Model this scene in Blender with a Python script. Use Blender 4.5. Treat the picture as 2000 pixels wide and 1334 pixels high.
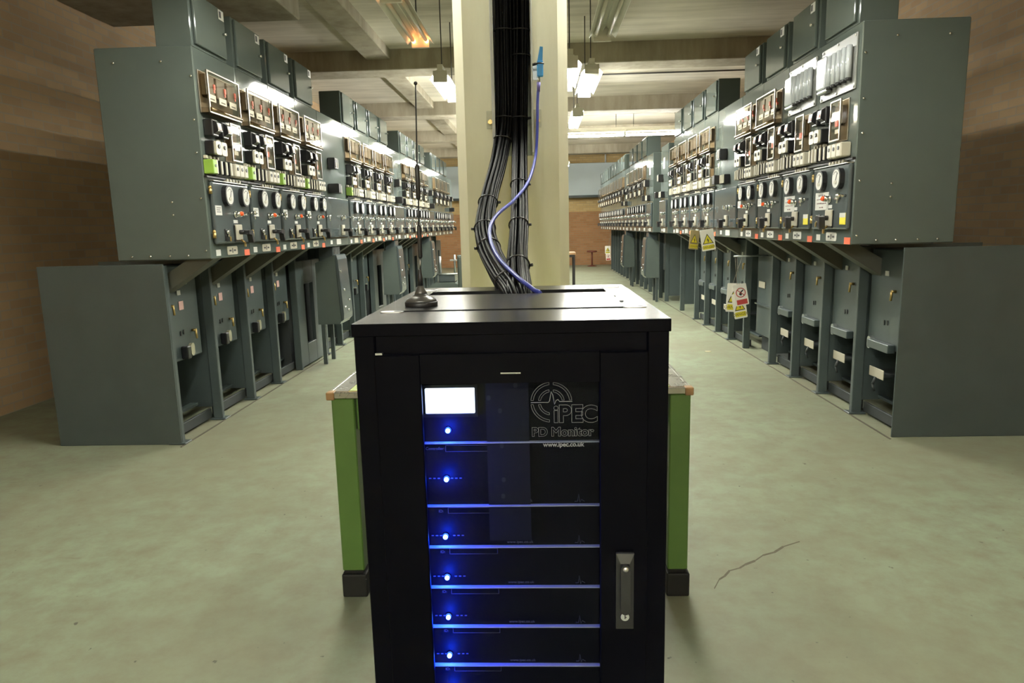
import bpy, bmesh, math, random
from mathutils import Matrix, Vector
from math import sin, cos, pi, radians

random.seed(7)
S = bpy.context.scene
C = S.collection
for o in list(bpy.data.objects):
    bpy.data.objects.remove(o)

# ------------------------------------------------------------------ camera, world, exposure
cam = bpy.data.cameras.new('camera')
cam.sensor_width = 36.0
cam.lens = 36.0 * 1340.0 / 2000.0
cam.clip_start = 0.02
cam_o = bpy.data.objects.new('camera', cam)
C.objects.link(cam_o)
# camera axes: aisle direction seen at pixel (1050, 440), roll 1 degree
_d = Vector((50.0, 227.0, -1340.0)).normalized()
_u = Vector((-sin(radians(1.0)), cos(radians(1.0)), 0))
_u = (_u - _d * _u.dot(_d)).normalized()
_x = _d.cross(_u)
cam_o.matrix_world = Matrix.Translation((0, 0, 1.40)) @ Matrix((_x, _d, _u)).to_4x4()
S.camera = cam_o

world = bpy.data.worlds.new('world')
S.world = world
world.use_nodes = True
world.node_tree.nodes['Background'].inputs[0].default_value = (0.02, 0.02, 0.02, 1)
world.node_tree.nodes['Background'].inputs[1].default_value = 0.3

S.view_settings.view_transform = 'Standard'
S.view_settings.look = 'None'
S.view_settings.gamma = 1.0
S.view_settings.use_curve_mapping = False
S.view_settings.exposure = 1.10
TUBE = 76.0                      # strength of a lit fluorescent tube
TUBE_FAR = 105.0                # lit tubes past the column, raised to brighten the far ceiling
TUBE_BARE = 118.0                # bare battens beyond the second beam
TUBE_REAR = 200.0                # tubes behind the camera
TUBE_COL = (1.0, 1.0, 0.93)

# ------------------------------------------------------------------ materials
MATS = {}


def lin(r, g, b):
    f = lambda c: (c / 255 / 12.92) if c <= 10 else ((c / 255 + 0.055) / 1.055) ** 2.4
    return (f(r), f(g), f(b), 1)


def mat(name, col, rough=0.5, metal=0.0, var=0.12, scale=6.0, bump=0.0, bscale=60.0, spec=0.5,
        emit=None, estr=0.0, stretch=None, rvar=0.0, coat=0.0):
    """principled material whose colour and gloss wander a little with object-space noise"""
    if name in MATS:
        return MATS[name]
    m = bpy.data.materials.new(name)
    m.use_nodes = True
    nt = m.node_tree
    N, L = nt.nodes, nt.links
    p = N['Principled BSDF']
    tc = N.new('ShaderNodeTexCoord')
    mp = N.new('ShaderNodeMapping')
    if stretch:
        mp.inputs['Scale'].default_value = stretch
    L.new(tc.outputs['Object'], mp.inputs[0])
    nz = N.new('ShaderNodeTexNoise')
    nz.inputs['Scale'].default_value = scale
    nz.inputs['Detail'].default_value = 5
    L.new(mp.outputs[0], nz.inputs[0])
    mx = N.new('ShaderNodeMix')
    mx.data_type = 'RGBA'
    c = col if len(col) == 4 else (*col, 1)
    mx.inputs[6].default_value = (c[0] * (1 - var), c[1] * (1 - var), c[2] * (1 - var), 1)
    mx.inputs[7].default_value = (min(1, c[0] * (1 + var)), min(1, c[1] * (1 + var)), min(1, c[2] * (1 + var)), 1)
    L.new(nz.outputs[0], mx.inputs[0])
    L.new(mx.outputs[2], p.inputs['Base Color'])
    p.inputs['Roughness'].default_value = rough
    if rvar:
        mr = N.new('ShaderNodeMapRange')
        mr.inputs[3].default_value = max(0, rough - rvar)
        mr.inputs[4].default_value = min(1, rough + rvar)
        L.new(nz.outputs[0], mr.inputs[0])
        L.new(mr.outputs[0], p.inputs['Roughness'])
    p.inputs['Metallic'].default_value = metal
    p.inputs['Specular IOR Level'].default_value = spec
    if coat:
        p.inputs['Coat Weight'].default_value = coat
        p.inputs['Coat Roughness'].default_value = 0.08
    if bump:
        bz = N.new('ShaderNodeTexNoise')
        bz.inputs['Scale'].default_value = bscale
        bz.inputs['Detail'].default_value = 3
        L.new(mp.outputs[0], bz.inputs[0])
        b = N.new('ShaderNodeBump')
        b.inputs['Strength'].default_value = bump
        b.inputs['Distance'].default_value = 0.01
        L.new(bz.outputs[0], b.inputs['Height'])
        L.new(b.outputs[0], p.inputs['Normal'])
    if emit:
        p.inputs['Emission Color'].default_value = (*emit, 1)
        p.inputs['Emission Strength'].default_value = estr
    MATS[name] = m
    return m


def glass_mat(name, tint, gloss=0.06, rough=0.03, ior=1.45):
    m = bpy.data.materials.new(name)
    m.use_nodes = True
    nt = m.node_tree
    N, L = nt.nodes, nt.links
    N.remove(N['Principled BSDF'])
    out = N['Material Output']
    tr = N.new('ShaderNodeBsdfTransparent')
    nz = N.new('ShaderNodeTexNoise')
    nz.inputs['Scale'].default_value = 9
    mx = N.new('ShaderNodeMix')
    mx.data_type = 'RGBA'
    mx.inputs[6].default_value = (*[t * 0.94 for t in tint], 1)
    mx.inputs[7].default_value = (*tint, 1)
    L.new(nz.outputs[0], mx.inputs[0])
    L.new(mx.outputs[2], tr.inputs[0])
    gl = N.new('ShaderNodeBsdfGlossy')
    gl.inputs['Roughness'].default_value = rough
    fr = N.new('ShaderNodeFresnel')
    fr.inputs[0].default_value = ior
    ad = N.new('ShaderNodeMath')
    ad.operation = 'ADD'
    ad.use_clamp = True
    ad.inputs[1].default_value = gloss
    L.new(fr.outputs[0], ad.inputs[0])
    ge = N.new('ShaderNodeNewGeometry')
    inv = N.new('ShaderNodeMath')
    inv.operation = 'SUBTRACT'
    inv.inputs[0].default_value = 1.0
    L.new(ge.outputs['Backfacing'], inv.inputs[1])
    mu = N.new('ShaderNodeMath')
    mu.operation = 'MULTIPLY'
    L.new(ad.outputs[0], mu.inputs[0])
    L.new(inv.outputs[0], mu.inputs[1])
    ms = N.new('ShaderNodeMixShader')
    L.new(mu.outputs[0], ms.inputs[0])
    L.new(tr.outputs[0], ms.inputs[1])
    L.new(gl.outputs[0], ms.inputs[2])
    L.new(ms.outputs[0], out.inputs[0])
    MATS[name] = m
    return m


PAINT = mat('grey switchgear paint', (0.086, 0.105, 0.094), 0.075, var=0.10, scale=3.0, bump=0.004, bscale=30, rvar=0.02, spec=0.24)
PAINTD = mat('darker grey door paint', (0.066, 0.080, 0.080), 0.12, var=0.08, scale=3.0, bump=0.004, bscale=30, rvar=0.03, spec=0.26)
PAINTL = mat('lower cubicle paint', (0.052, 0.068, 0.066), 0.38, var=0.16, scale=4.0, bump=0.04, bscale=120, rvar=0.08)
BLACK = mat('black bakelite', (0.012, 0.012, 0.013), 0.30, var=0.2, scale=20)
SATIN = mat('satin black plastic', (0.016, 0.016, 0.017), 0.42, var=0.2, scale=20)
CREAM = mat('cream bakelite', (0.46, 0.43, 0.335), 0.40, var=0.08, scale=18)
WHITE = mat('white plastic label', (0.58, 0.575, 0.53), 0.45, var=0.05, scale=14)
PINK = mat('pale pink label', (0.60, 0.36, 0.32), 0.5, var=0.15, scale=25)
RED = mat('red flag paint', (0.62, 0.07, 0.04), 0.45, var=0.15, scale=25)
ORANGE = mat('orange red label', (0.72, 0.12, 0.045), 0.5, var=0.08, scale=25)
YELLOW = mat('safety yellow', (0.72, 0.62, 0.03), 0.5, var=0.06, scale=12)
GREENB = mat('apple green block', (0.25, 0.42, 0.06), 0.45, var=0.12, scale=12)
CHROME = mat('chrome', (0.72, 0.72, 0.70), 0.16, 1.0, var=0.06, scale=10)
STEEL = mat('galvanised steel', (0.45, 0.47, 0.46), 0.42, 1.0, var=0.15, scale=14, rvar=0.1)
FRAMEM = mat('dull nickel frame', (0.24, 0.22, 0.18), 0.28, 0.9, var=0.2, scale=20)
BRASS = mat('tarnished brass', (0.50, 0.36, 0.14), 0.35, 1.0, var=0.2, scale=20)
RELAYB = mat('relay interior', (0.105, 0.076, 0.043), 0.5, spec=0.2, var=0.30, scale=16)
ALU = mat('bright aluminium', (0.74, 0.74, 0.72), 0.34, 1.0, var=0.06, scale=8)
TUBEW = mat('clear glossy capsule', (0.46, 0.49, 0.50), 0.10, var=0.06, scale=9, coat=0.4)
GLASS = glass_mat('relay cover glass', (0.95, 0.91, 0.82), 0.0)
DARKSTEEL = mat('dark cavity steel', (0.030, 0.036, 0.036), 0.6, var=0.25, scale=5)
INK = mat('printing ink', (0.03, 0.03, 0.03), 0.6, var=0.1, scale=30)
REDLENS = mat('red lamp lens', (0.85, 0.10, 0.02), 0.2, var=0.1, scale=30)

# ------------------------------------------------------------------ mesh builder


class MB:
    def __init__(s):
        s.bm = bmesh.new()

    def box(s, x0, x1, y0, y1, z0, z1, bev=0.0, seg=1):
        r = bmesh.ops.create_cube(s.bm, size=1.0)
        v = r['verts']
        bmesh.ops.scale(s.bm, vec=(abs(x1 - x0), abs(y1 - y0), abs(z1 - z0)), verts=v)
        bmesh.ops.translate(s.bm, vec=((x0 + x1) / 2, (y0 + y1) / 2, (z0 + z1) / 2), verts=v)
        if bev:
            e = list({e for q in v for e in q.link_edges})
            bmesh.ops.bevel(s.bm, geom=e, offset=bev, segments=seg, affect='EDGES', profile=0.5)
        return s

    def rod(s, a, b, r, seg=12, r2=None, caps=True):
        a, b = Vector(a), Vector(b)
        d = b - a
        q = d.to_track_quat('Z', 'Y').to_matrix().to_4x4()
        M = Matrix.Translation((a + b) / 2) @ q
        g = bmesh.ops.create_cone(s.bm, cap_ends=caps, segments=seg, radius1=r, radius2=r if r2 is None else r2,
                                  depth=d.length, matrix=M)
        for f in {f for v in g['verts'] for f in v.link_faces}:
            if len(f.verts) == 4:
                f.smooth = True
        return s

    def ball(s, c, r, seg=10, sc=(1, 1, 1)):
        g = bmesh.ops.create_uvsphere(s.bm, u_segments=seg, v_segments=max(5, seg // 2 + 1), radius=r,
                                      matrix=Matrix.Translation(c) @ Matrix.Diagonal((*sc, 1)))
        for f in {f for v in g['verts'] for f in v.link_faces}:
            f.smooth = True
        return s

    def prism(s, poly, y0, y1, plane='XZ'):
        """polygon extruded; plane XZ along y, YZ along x, XY along z"""
        def P(u, v, w):
            return {'XZ': (u, w, v), 'YZ': (w, u, v), 'XY': (u, v, w)}[plane]
        a = [s.bm.verts.new(P(u, v, y0)) for u, v in poly]
        b = [s.bm.verts.new(P(u, v, y1)) for u, v in poly]
        n = len(poly)
        fs = [s.bm.faces.new(a), s.bm.faces.new(b[::-1])]
        for i in range(n):
            fs.append(s.bm.faces.new((a[i], b[i], b[(i + 1) % n], a[(i + 1) % n])))
        bmesh.ops.recalc_face_normals(s.bm, faces=fs)
        return s

    def quad(s, pts):
        s.bm.faces.new([s.bm.verts.new(p) for p in pts])
        return s

    def lathe(s, prof, c=(0, 0, 0), seg=32):
        rings = []
        for r, z in prof:
            rings.append([s.bm.verts.new((c[0] + r * cos(2 * pi * i / seg), c[1] + r * sin(2 * pi * i / seg), c[2] + z))
                          for i in range(seg)])
        fs = []
        for a, b in zip(rings, rings[1:]):
            for i in range(seg):
                f = s.bm.faces.new((a[i], a[(i + 1) % seg], b[(i + 1) % seg], b[i]))
                f.smooth = True
                fs.append(f)
        fs.append(s.bm.faces.new(rings[0][::-1]))
        fs.append(s.bm.faces.new(rings[-1]))
        bmesh.ops.recalc_face_normals(s.bm, faces=fs)
        return s

    def tube(s, pts, r, seg=8, closed=False):
        pts = [Vector(p) for p in pts]
        n = len(pts)
        rings = []
        up = None
        for i, p in enumerate(pts):
            if closed:
                t = (pts[(i + 1) % n] - pts[i - 1]).normalized()
            else:
                t = (pts[min(i + 1, n - 1)] - pts[max(i - 1, 0)]).normalized()
            if up is None:
                up = Vector((0, 0, 1)) if abs(t.z) < 0.9 else Vector((0, 1, 0))
            x = t.cross(up).normalized()
            up = x.cross(t).normalized()
            rings.append([s.bm.verts.new(p + (x * cos(2 * pi * k / seg) + up * sin(2 * pi * k / seg)) * r) for k in range(seg)])
        pairs = list(zip(rings, rings[1:])) + ([(rings[-1], rings[0])] if closed else [])
        for a, b in pairs:
            for k in range(seg):
                f = s.bm.faces.new((a[k], a[(k + 1) % seg], b[(k + 1) % seg], b[k]))
                f.smooth = True
        if not closed:
            s.bm.faces.new(rings[0][::-1])
            s.bm.faces.new(rings[-1])
        return s

    def mesh(s, name, m):
        me = bpy.data.meshes.new(name)
        bmesh.ops.recalc_face_normals(s.bm, faces=s.bm.faces)
        s.bm.to_mesh(me)
        s.bm.free()
        me.materials.append(m)
        return me


def rrect(cx, cz, w, h, r, n=4):
    """rounded rectangle outline"""
    pts = []
    for qx, qz, a0 in ((1, 1, 0), (-1, 1, 90), (-1, -1, 180), (1, -1, 270)):
        for k in range(n + 1):
            a = radians(a0 + 90 * k / n)
            pts.append((cx + qx * (w / 2 - r) + r * cos(a), cz + qz * (h / 2 - r) + r * sin(a)))
    return pts


def link(name, me, parent=None, loc=(0, 0, 0)):
    o = bpy.data.objects.new(name, me)
    C.objects.link(o)
    o.location = loc
    if parent is not None:
        o.parent = parent
    return o


def tag(o, label=None, cat=None, group=None, kind=None):
    for k, v in (('label', label), ('category', cat), ('group', group), ('kind', kind)):
        if v:
            o[k] = v
    return o


def thing(name, label, cat, loc=(0, 0, 0), rz=0.0, group=None):
    o = bpy.data.objects.new(name, None)
    o.empty_display_size = 0.1
    C.objects.link(o)
    o.location = loc
    o.rotation_euler = (0, 0, rz)
    return tag(o, label, cat, group)


def text_mesh(name, body, size, m, outline=0.0, offset=0.0, extrude=0.0004, align='LEFT', spacing=1.0, res=6):
    cu = bpy.data.curves.new(name, 'FONT')
    cu.body = body
    cu.size = size
    cu.align_x = align
    cu.space_character = spacing
    cu.resolution_u = res
    cu.offset = offset
    if outline:
        cu.fill_mode = 'NONE'
        cu.bevel_depth = outline
        cu.bevel_resolution = 1
    else:
        cu.extrude = extrude
    o = bpy.data.objects.new(name, cu)
    C.objects.link(o)
    dg = bpy.context.evaluated_depsgraph_get()
    me = bpy.data.meshes.new_from_object(o.evaluated_get(dg))
    bpy.data.objects.remove(o)
    me.materials.clear()
    me.materials.append(m)
    me.name = name
    return me


ORD = ['first', 'second', 'third', 'fourth', 'fifth', 'sixth', 'seventh', 'eighth', 'ninth', 'tenth', 'eleventh',
       'twelfth', 'thirteenth', 'fourteenth', 'fifteenth', 'sixteenth', 'seventeenth', 'eighteenth', 'nineteenth',
       'twentieth', 'twenty-first', 'twenty-second', 'twenty-third', 'twenty-fourth']


def struct(name, me, parent=None, label=None):
    o = link(name, me, parent)
    if parent is None:
        o['kind'] = 'structure'
        if label:
            o['label'] = label
    return o


# ------------------------------------------------------------------ the room
XW0, XW1, YW0, YW1 = -4.3, 4.2, -7.5, 24.1
ZS = 3.87


def floor_mat():
    m = bpy.data.materials.new('painted concrete floor')
    m.use_nodes = True
    nt = m.node_tree
    N, L = nt.nodes, nt.links
    p = N['Principled BSDF']
    tc = N.new('ShaderNodeTexCoord')

    def noise(scale, detail=6, rough=0.6, dist=0.0):
        n = N.new('ShaderNodeTexNoise')
        n.inputs['Scale'].default_value = scale
        n.inputs['Detail'].default_value = detail
        n.inputs['Roughness'].default_value = rough
        n.inputs['Distortion'].default_value = dist
        L.new(tc.outputs['Object'], n.inputs[0])
        return n

    def ramp(src, a, b):
        r = N.new('ShaderNodeMapRange')
        r.inputs[1].default_value = a
        r.inputs[2].default_value = b
        L.new(src, r.inputs[0])
        return r.outputs[0]

    def mix(f, a, b):
        x = N.new('ShaderNodeMix')
        x.data_type = 'RGBA'
        L.new(f, x.inputs[0])
        for i, v in ((6, a), (7, b)):
            if isinstance(v, tuple):
                x.inputs[i].default_value = v
            else:
                L.new(v, x.inputs[i])
        return x.outputs[2]
    base = mix(ramp(noise(0.55, 4).outputs[0], 0.35, 0.68), (0.285, 0.340, 0.235, 1), (0.215, 0.212, 0.140, 1))
    fine = mix(ramp(noise(7, 8, 0.7).outputs[0], 0.38, 0.75), base, (0.210, 0.200, 0.135, 1))
    pale = mix(ramp(noise(2.3, 8, 0.75, 1.5).outputs[0], 0.66, 0.80), fine, (0.41, 0.42, 0.32, 1))
    spots = mix(ramp(noise(26, 2, 0.5).outputs[0], 0.73, 0.77), pale, (0.10, 0.095, 0.07, 1))
    scr = N.new('ShaderNodeTexNoise')
    scr.inputs['Scale'].default_value = 3.0
    scr.inputs['Detail'].default_value = 6
    mp = N.new('ShaderNodeMapping')
    mp.inputs['Rotation'].default_value = (0, 0, 0.5)
    mp.inputs['Scale'].default_value = (1.0, 3.5, 1.0)
    L.new(tc.outputs['Object'], mp.inputs[0])
    L.new(mp.outputs[0], scr.inputs[0])
    scf = mix(ramp(scr.outputs[0], 0.69, 0.80), spots, (0.16, 0.15, 0.10, 1))
    L.new(scf, p.inputs['Base Color'])
    rr = N.new('ShaderNodeMapRange')
    rr.inputs[3].default_value = 0.36
    rr.inputs[4].default_value = 0.62
    L.new(noise(3.0, 6).outputs[0], rr.inputs[0])
    L.new(rr.outputs[0], p.inputs['Roughness'])
    p.inputs['Specular IOR Level'].default_value = 0.35
    b = N.new('ShaderNodeBump')
    b.inputs['Strength'].default_value = 0.04
    b.inputs['Distance'].default_value = 0.003
    L.new(noise(30, 4).outputs[0], b.inputs['Height'])
    L.new(b.outputs[0], p.inputs['Normal'])
    return m


def concrete_mat(name, c0, c1, board=(1, 1, 1), bump=0.25, rough=0.85):
    """shutter-marked concrete: soft blotches plus streaks along the boards"""
    m = bpy.data.materials.new(name)
    m.use_nodes = True
    nt = m.node_tree
    N, L = nt.nodes, nt.links
    p = N['Principled BSDF']
    tc = N.new('ShaderNodeTexCoord')
    mp = N.new('ShaderNodeMapping')
    mp.inputs['Scale'].default_value = board
    L.new(tc.outputs['Object'], mp.inputs[0])
    a = N.new('ShaderNodeTexNoise')
    a.inputs['Scale'].default_value = 2.2
    a.inputs['Detail'].default_value = 7
    a.inputs['Roughness'].default_value = 0.65
    L.new(mp.outputs[0], a.inputs[0])
    b = N.new('ShaderNodeTexNoise')
    b.inputs['Scale'].default_value = 0.8
    b.inputs['Detail'].default_value = 3
    L.new(tc.outputs['Object'], b.inputs[0])
    ad = N.new('ShaderNodeMath')
    ad.operation = 'ADD'
    L.new(a.outputs[0], ad.inputs[0])
    L.new(b.outputs[0], ad.inputs[1])
    mr = N.new('ShaderNodeMapRange')
    mr.inputs[1].default_value = 0.75
    mr.inputs[2].default_value = 1.25
    L.new(ad.outputs[0], mr.inputs[0])
    mx = N.new('ShaderNodeMix')
    mx.data_type = 'RGBA'
    mx.inputs[6].default_value = (*c0, 1)
    mx.inputs[7].default_value = (*c1, 1)
    L.new(mr.outputs[0], mx.inputs[0])
    L.new(mx.outputs[2], p.inputs['Base Color'])
    p.inputs['Roughness'].default_value = rough
    p.inputs['Specular IOR Level'].default_value = 0.25
    bp = N.new('ShaderNodeBump')
    bp.inputs['Strength'].default_value = bump
    bp.inputs['Distance'].default_value = 0.01
    L.new(a.outputs[0], bp.inputs['Height'])
    L.new(bp.outputs[0], p.inputs['Normal'])
    MATS[name] = m
    return m


def brick_mat(name, c1, c2, mortar, vertical_x=True):
    m = bpy.data.materials.new(name)
    m.use_nodes = True
    nt = m.node_tree
    N, L = nt.nodes, nt.links
    p = N['Principled BSDF']
    tc = N.new('ShaderNodeTexCoord')
    sx = N.new('ShaderNodeSeparateXYZ')
    cx = N.new('ShaderNodeCombineXYZ')
    L.new(tc.outputs['Object'], sx.inputs[0])
    L.new(sx.outputs[0 if vertical_x else 1], cx.inputs[0])
    L.new(sx.outputs[2], cx.inputs[1])
    br = N.new('ShaderNodeTexBrick')
    br.inputs['Scale'].default_value = 1.0
    br.inputs['Brick Width'].default_value = 0.225
    br.inputs['Row Height'].default_value = 0.075
    br.inputs['Mortar Size'].default_value = 0.006
    br.inputs['Color1'].default_value = (*c1, 1)
    br.inputs['Color2'].default_value = (*c2, 1)
    br.inputs['Mortar'].default_value = (*mortar, 1)
    L.new(cx.outputs[0], br.inputs[0])
    nz = N.new('ShaderNodeTexNoise')
    nz.inputs['Scale'].default_value = 1.3
    nz.inputs['Detail'].default_value = 6
    L.new(tc.outputs['Object'], nz.inputs[0])
    mr = N.new('ShaderNodeMapRange')
    mr.inputs[3].default_value = 0.75
    mr.inputs[4].default_value = 1.2
    L.new(nz.outputs[0], mr.inputs[0])
    mu = N.new('ShaderNodeMix')
    mu.data_type = 'RGBA'
    mu.blend_type = 'MULTIPLY'
    mu.inputs[0].default_value = 1.0
    L.new(br.outputs[0], mu.inputs[6])
    L.new(mr.outputs[0], mu.inputs[7])
    L.new(mu.outputs[2], p.inputs['Base Color'])
    p.inputs['Roughness'].default_value = 0.8
    bp = N.new('ShaderNodeBump')
    bp.inputs['Strength'].default_value = 0.4
    bp.inputs['Distance'].default_value = 0.008
    bp.invert = True
    L.new(br.outputs[1], bp.inputs['Height'])
    L.new(bp.outputs[0], p.inputs['Normal'])
    MATS[name] = m
    return m


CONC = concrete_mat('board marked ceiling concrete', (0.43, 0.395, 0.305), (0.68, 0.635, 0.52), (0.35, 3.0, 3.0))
CONCB = concrete_mat('shaded beam concrete', (0.24, 0.21, 0.15), (0.42, 0.38, 0.29), (2.5, 2.5, 0.5))  # darker than the slab: shade on the beam faces put into the colour
COLM = concrete_mat('painted column concrete', (0.60, 0.575, 0.42), (0.71, 0.69, 0.53), (3, 3, 0.5), 0.15, 0.6)
BRICKO = brick_mat('orange brick', (0.33, 0.16, 0.065), (0.40, 0.21, 0.095), (0.30, 0.22, 0.13))
BRICKY = brick_mat('buff brick', (0.48, 0.33, 0.13), (0.56, 0.41, 0.19), (0.40, 0.31, 0.18))
BRICKS = brick_mat('side wall brick', (0.42, 0.28, 0.15), (0.50, 0.34, 0.18), (0.40, 0.32, 0.22), False)

floor = struct('floor', MB().box(XW0 - 0.2, XW1 + 0.2, YW0 - 0.2, YW1 + 0.2, -0.2, 0).mesh('floor', floor_mat()),
               label='green grey painted concrete floor')
struct('ceiling', MB().box(XW0 - 0.2, XW1 + 0.2, YW0 - 0.2, YW1 + 0.2, ZS, ZS + 0.2).mesh('ceiling', CONC),
       label='board marked concrete ceiling slab')
struct('wall_left', MB().box(XW0 - 0.2, XW0, YW0, YW1, 0, ZS).mesh('wall_left', BRICKS))
struct('wall_right', MB().box(XW1, XW1 + 0.2, YW0, YW1, 0, ZS).mesh('wall_right', BRICKS))
struct('wall_near', MB().box(XW0, XW1, YW0 - 0.2, YW0, 0, ZS).mesh('wall_near', BRICKY))
wf = struct('wall_far', MB().box(XW0, XW1, YW1, YW1 + 0.2, 0, 1.83).mesh('wall_far', BRICKO),
            label='orange and buff brick end wall')
struct('upper_brickwork', MB().box(XW0, XW1, YW1, YW1 + 0.2, 1.83, ZS).mesh('upper_brickwork', BRICKY), wf)
# steel band across the end wall
BLUEG = mat('pale blue grey steel', (0.48, 0.56, 0.59), 0.5, var=0.08, scale=2)
t = tag(thing('wall_duct', 'pale blue-grey steel duct across the far brick wall', 'duct', (0, YW1, 0)))
link('casing', MB().box(XW0 + 0.01, XW1 - 0.01, -0.35, -0.003, 2.36, 3.42, 0.01).mesh('casing', BLUEG), t)
link('lower_flange', MB().box(XW0 + 0.01, XW1 - 0.01, -0.42, -0.003, 2.28, 2.36, 0.008).mesh('lower_flange', PAINTD), t)

# ribs of the ceiling
for i, (y0, y1) in enumerate(((-6.35, -5.85), (-2.25, -1.75), (1.85, 2.35), (5.95, 6.45), (10.05, 10.55), (14.15, 14.65), (18.25, 18.75), (22.35, 22.85))):
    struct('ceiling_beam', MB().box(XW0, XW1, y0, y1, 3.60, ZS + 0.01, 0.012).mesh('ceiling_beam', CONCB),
           label='concrete cross beam under the ceiling, %s from the near wall' % ORD[i])
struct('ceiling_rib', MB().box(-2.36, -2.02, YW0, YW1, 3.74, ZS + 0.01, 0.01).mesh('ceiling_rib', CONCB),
       label='long concrete rib running down the ceiling above the left row')
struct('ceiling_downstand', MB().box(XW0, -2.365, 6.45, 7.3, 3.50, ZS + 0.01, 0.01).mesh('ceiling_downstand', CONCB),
       label='concrete downstand over the left row of switchgear')

# column with chamfered corners, behind the rack
cx0, cx1, cy0, cy1, ch = -0.368, 0.148, 3.25, 3.77, 0.045
colpoly = [(cx0 + ch, cy0), (cx1 - ch, cy0), (cx1, cy0 + ch), (cx1, cy1 - ch), (cx1 - ch, cy1), (cx0 + ch, cy1), (cx0, cy1 - ch), (cx0, cy0 + ch)]
column = struct('concrete_column', MB().prism(colpoly, 0, ZS + 0.01, 'XY').mesh('concrete_column', COLM),
                label='pale painted concrete column behind the black rack')

# thin conduits on the slab and on the end wall
PIPE = mat('dark conduit', (0.05, 0.045, 0.04), 0.5, var=0.1)
PIPEW = mat('white conduit', (0.6, 0.6, 0.56), 0.5, var=0.06)
for i, y in enumerate((12.1, 16.3)):
    o = link('ceiling_conduit', MB().rod((0.2, y, ZS - 0.013), (XW1 - 0.01, y, ZS - 0.013), 0.012).mesh('ceiling_conduit', PIPE))
    tag(o, 'thin dark conduit across the right ceiling, %s one' % ('nearer' if i == 0 else 'farther'), 'conduit', 'ceiling conduits')
o = link('wall_conduit', MB().rod((2.34, YW1 - 0.02, 3.43), (2.34, YW1 - 0.02, ZS), 0.03).mesh('wall_conduit', PIPEW))
tag(o, 'white vertical conduit above the duct on the far wall', 'conduit')

# crack in the floor and a steel channel under each row
CR = mat('crack dirt', (0.12, 0.105, 0.07), 0.9, var=0.3, scale=40)
pts = [(0.657, 2.479), (0.694, 2.549), (0.722, 2.575), (0.753, 2.618), (0.80, 2.64), (0.83, 2.668), (0.88, 2.70), (0.928, 2.748), (0.985, 2.775), (1.04, 2.826), (1.128, 2.874)]
b = MB()
for i, (p, q) in enumerate(zip(pts, pts[1:])):
    w = 0.0045 + 0.002 * (i % 3)
    b.quad([(p[0], p[1] - w, 0.0008), (q[0], q[1] - w, 0.0008), (q[0], q[1] + w, 0.0008), (p[0], p[1] + w, 0.0008)])
struct('floor_crack', b.mesh('floor_crack', CR), floor)

# ------------------------------------------------------------------ fluorescent fittings
REFL = mat('white enamel reflector', (0.70, 0.68, 0.58), 0.35, var=0.05, scale=5)
TUBEON = mat('lit tube', (0.9, 0.9, 0.85), 0.4, var=0.01, emit=TUBE_COL, estr=TUBE)
TUBEFAR = mat('bright lit tube', (0.9, 0.9, 0.85), 0.4, var=0.01, emit=TUBE_COL, estr=TUBE_FAR)
TUBEREAR = mat('lit tube by the near wall', (0.9, 0.9, 0.85), 0.4, var=0.01, emit=TUBE_COL, estr=TUBE_REAR)
TUBEBARE = mat('brightest lit tube', (0.9, 0.9, 0.85), 0.4, var=0.01, emit=TUBE_COL, estr=TUBE_BARE)
TUBEOFF = mat('dead tube', (0.55, 0.52, 0.42), 0.3, var=0.04)
GLOWEND = mat('glowing tube end', (0.9, 0.5, 0.3), 0.4, var=0.02, emit=(1.0, 0.38, 0.14), estr=4.5)
LT = 1.22
FIX = {}


def fix_meshes():
    h = LT / 2 + 0.03
    # inverted-V enamel reflector of thin sheet
    prof = [(-0.115, -0.075), (-0.035, 0.012), (0.035, 0.012), (0.115, -0.075), (0.119, -0.073), (0.037, 0.018), (-0.037, 0.018), (-0.119, -0.073)]
    b = MB().prism(prof, -h, h, 'XZ')
    FIX['reflector'] = b.mesh('reflector', REFL)
    prof2 = [(-0.085, -0.030), (-0.035, 0.012), (0.035, 0.012), (0.085, -0.030), (0.088, -0.027), (0.037, 0.018), (-0.037, 0.018), (-0.088, -0.027)]
    FIX['reflector_shallow'] = MB().prism(prof2, -h, h, 'XZ').mesh('reflector', REFL)
    FIX['spine'] = MB().box(-0.03, 0.03, -h, h, 0.018, 0.075, 0.004).mesh('spine', REFL)
    FIX['ridge'] = MB().prism([(-0.028, 0.011), (0.028, 0.011), (0, -0.032)], -h + 0.03, h - 0.03, 'XZ').mesh('ridge', REFL)
    b = MB()
    FIX['tube_on'] = MB().rod((0, -LT / 2, 0), (0, LT / 2, 0), 0.017, 12).mesh('tube', TUBEON)
    FIX['tube_far'] = MB().rod((0, -LT / 2, 0), (0, LT / 2, 0), 0.017, 12).mesh('tube', TUBEFAR)
    FIX['tube_rear'] = MB().rod((0, -LT / 2, 0), (0, LT / 2, 0), 0.017, 12).mesh('tube', TUBEREAR)
    FIX['tube_bare'] = MB().rod((0, -LT / 2, 0), (0, LT / 2, 0), 0.017, 12).mesh('tube', TUBEBARE)
    FIX['tube_off'] = MB().rod((0, -LT / 2 + 0.06, 0), (0, LT / 2 - 0.06, 0), 0.017, 12).mesh('tube', TUBEOFF)
    FIX['end_on'] = MB().rod((0, -0.03, 0), (0, 0.03, 0), 0.0172, 12).mesh('glowing_end', GLOWEND)
    FIX['end_off'] = MB().rod((0, -0.03, 0), (0, 0.03, 0), 0.0172, 12).mesh('cold_end', TUBEOFF)
    FIX['holder'] = MB().box(-0.078, 0.078, -0.012, 0.012, -0.108, 0.012, 0.003).mesh('lamp_holder', REFL)


fix_meshes()


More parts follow.
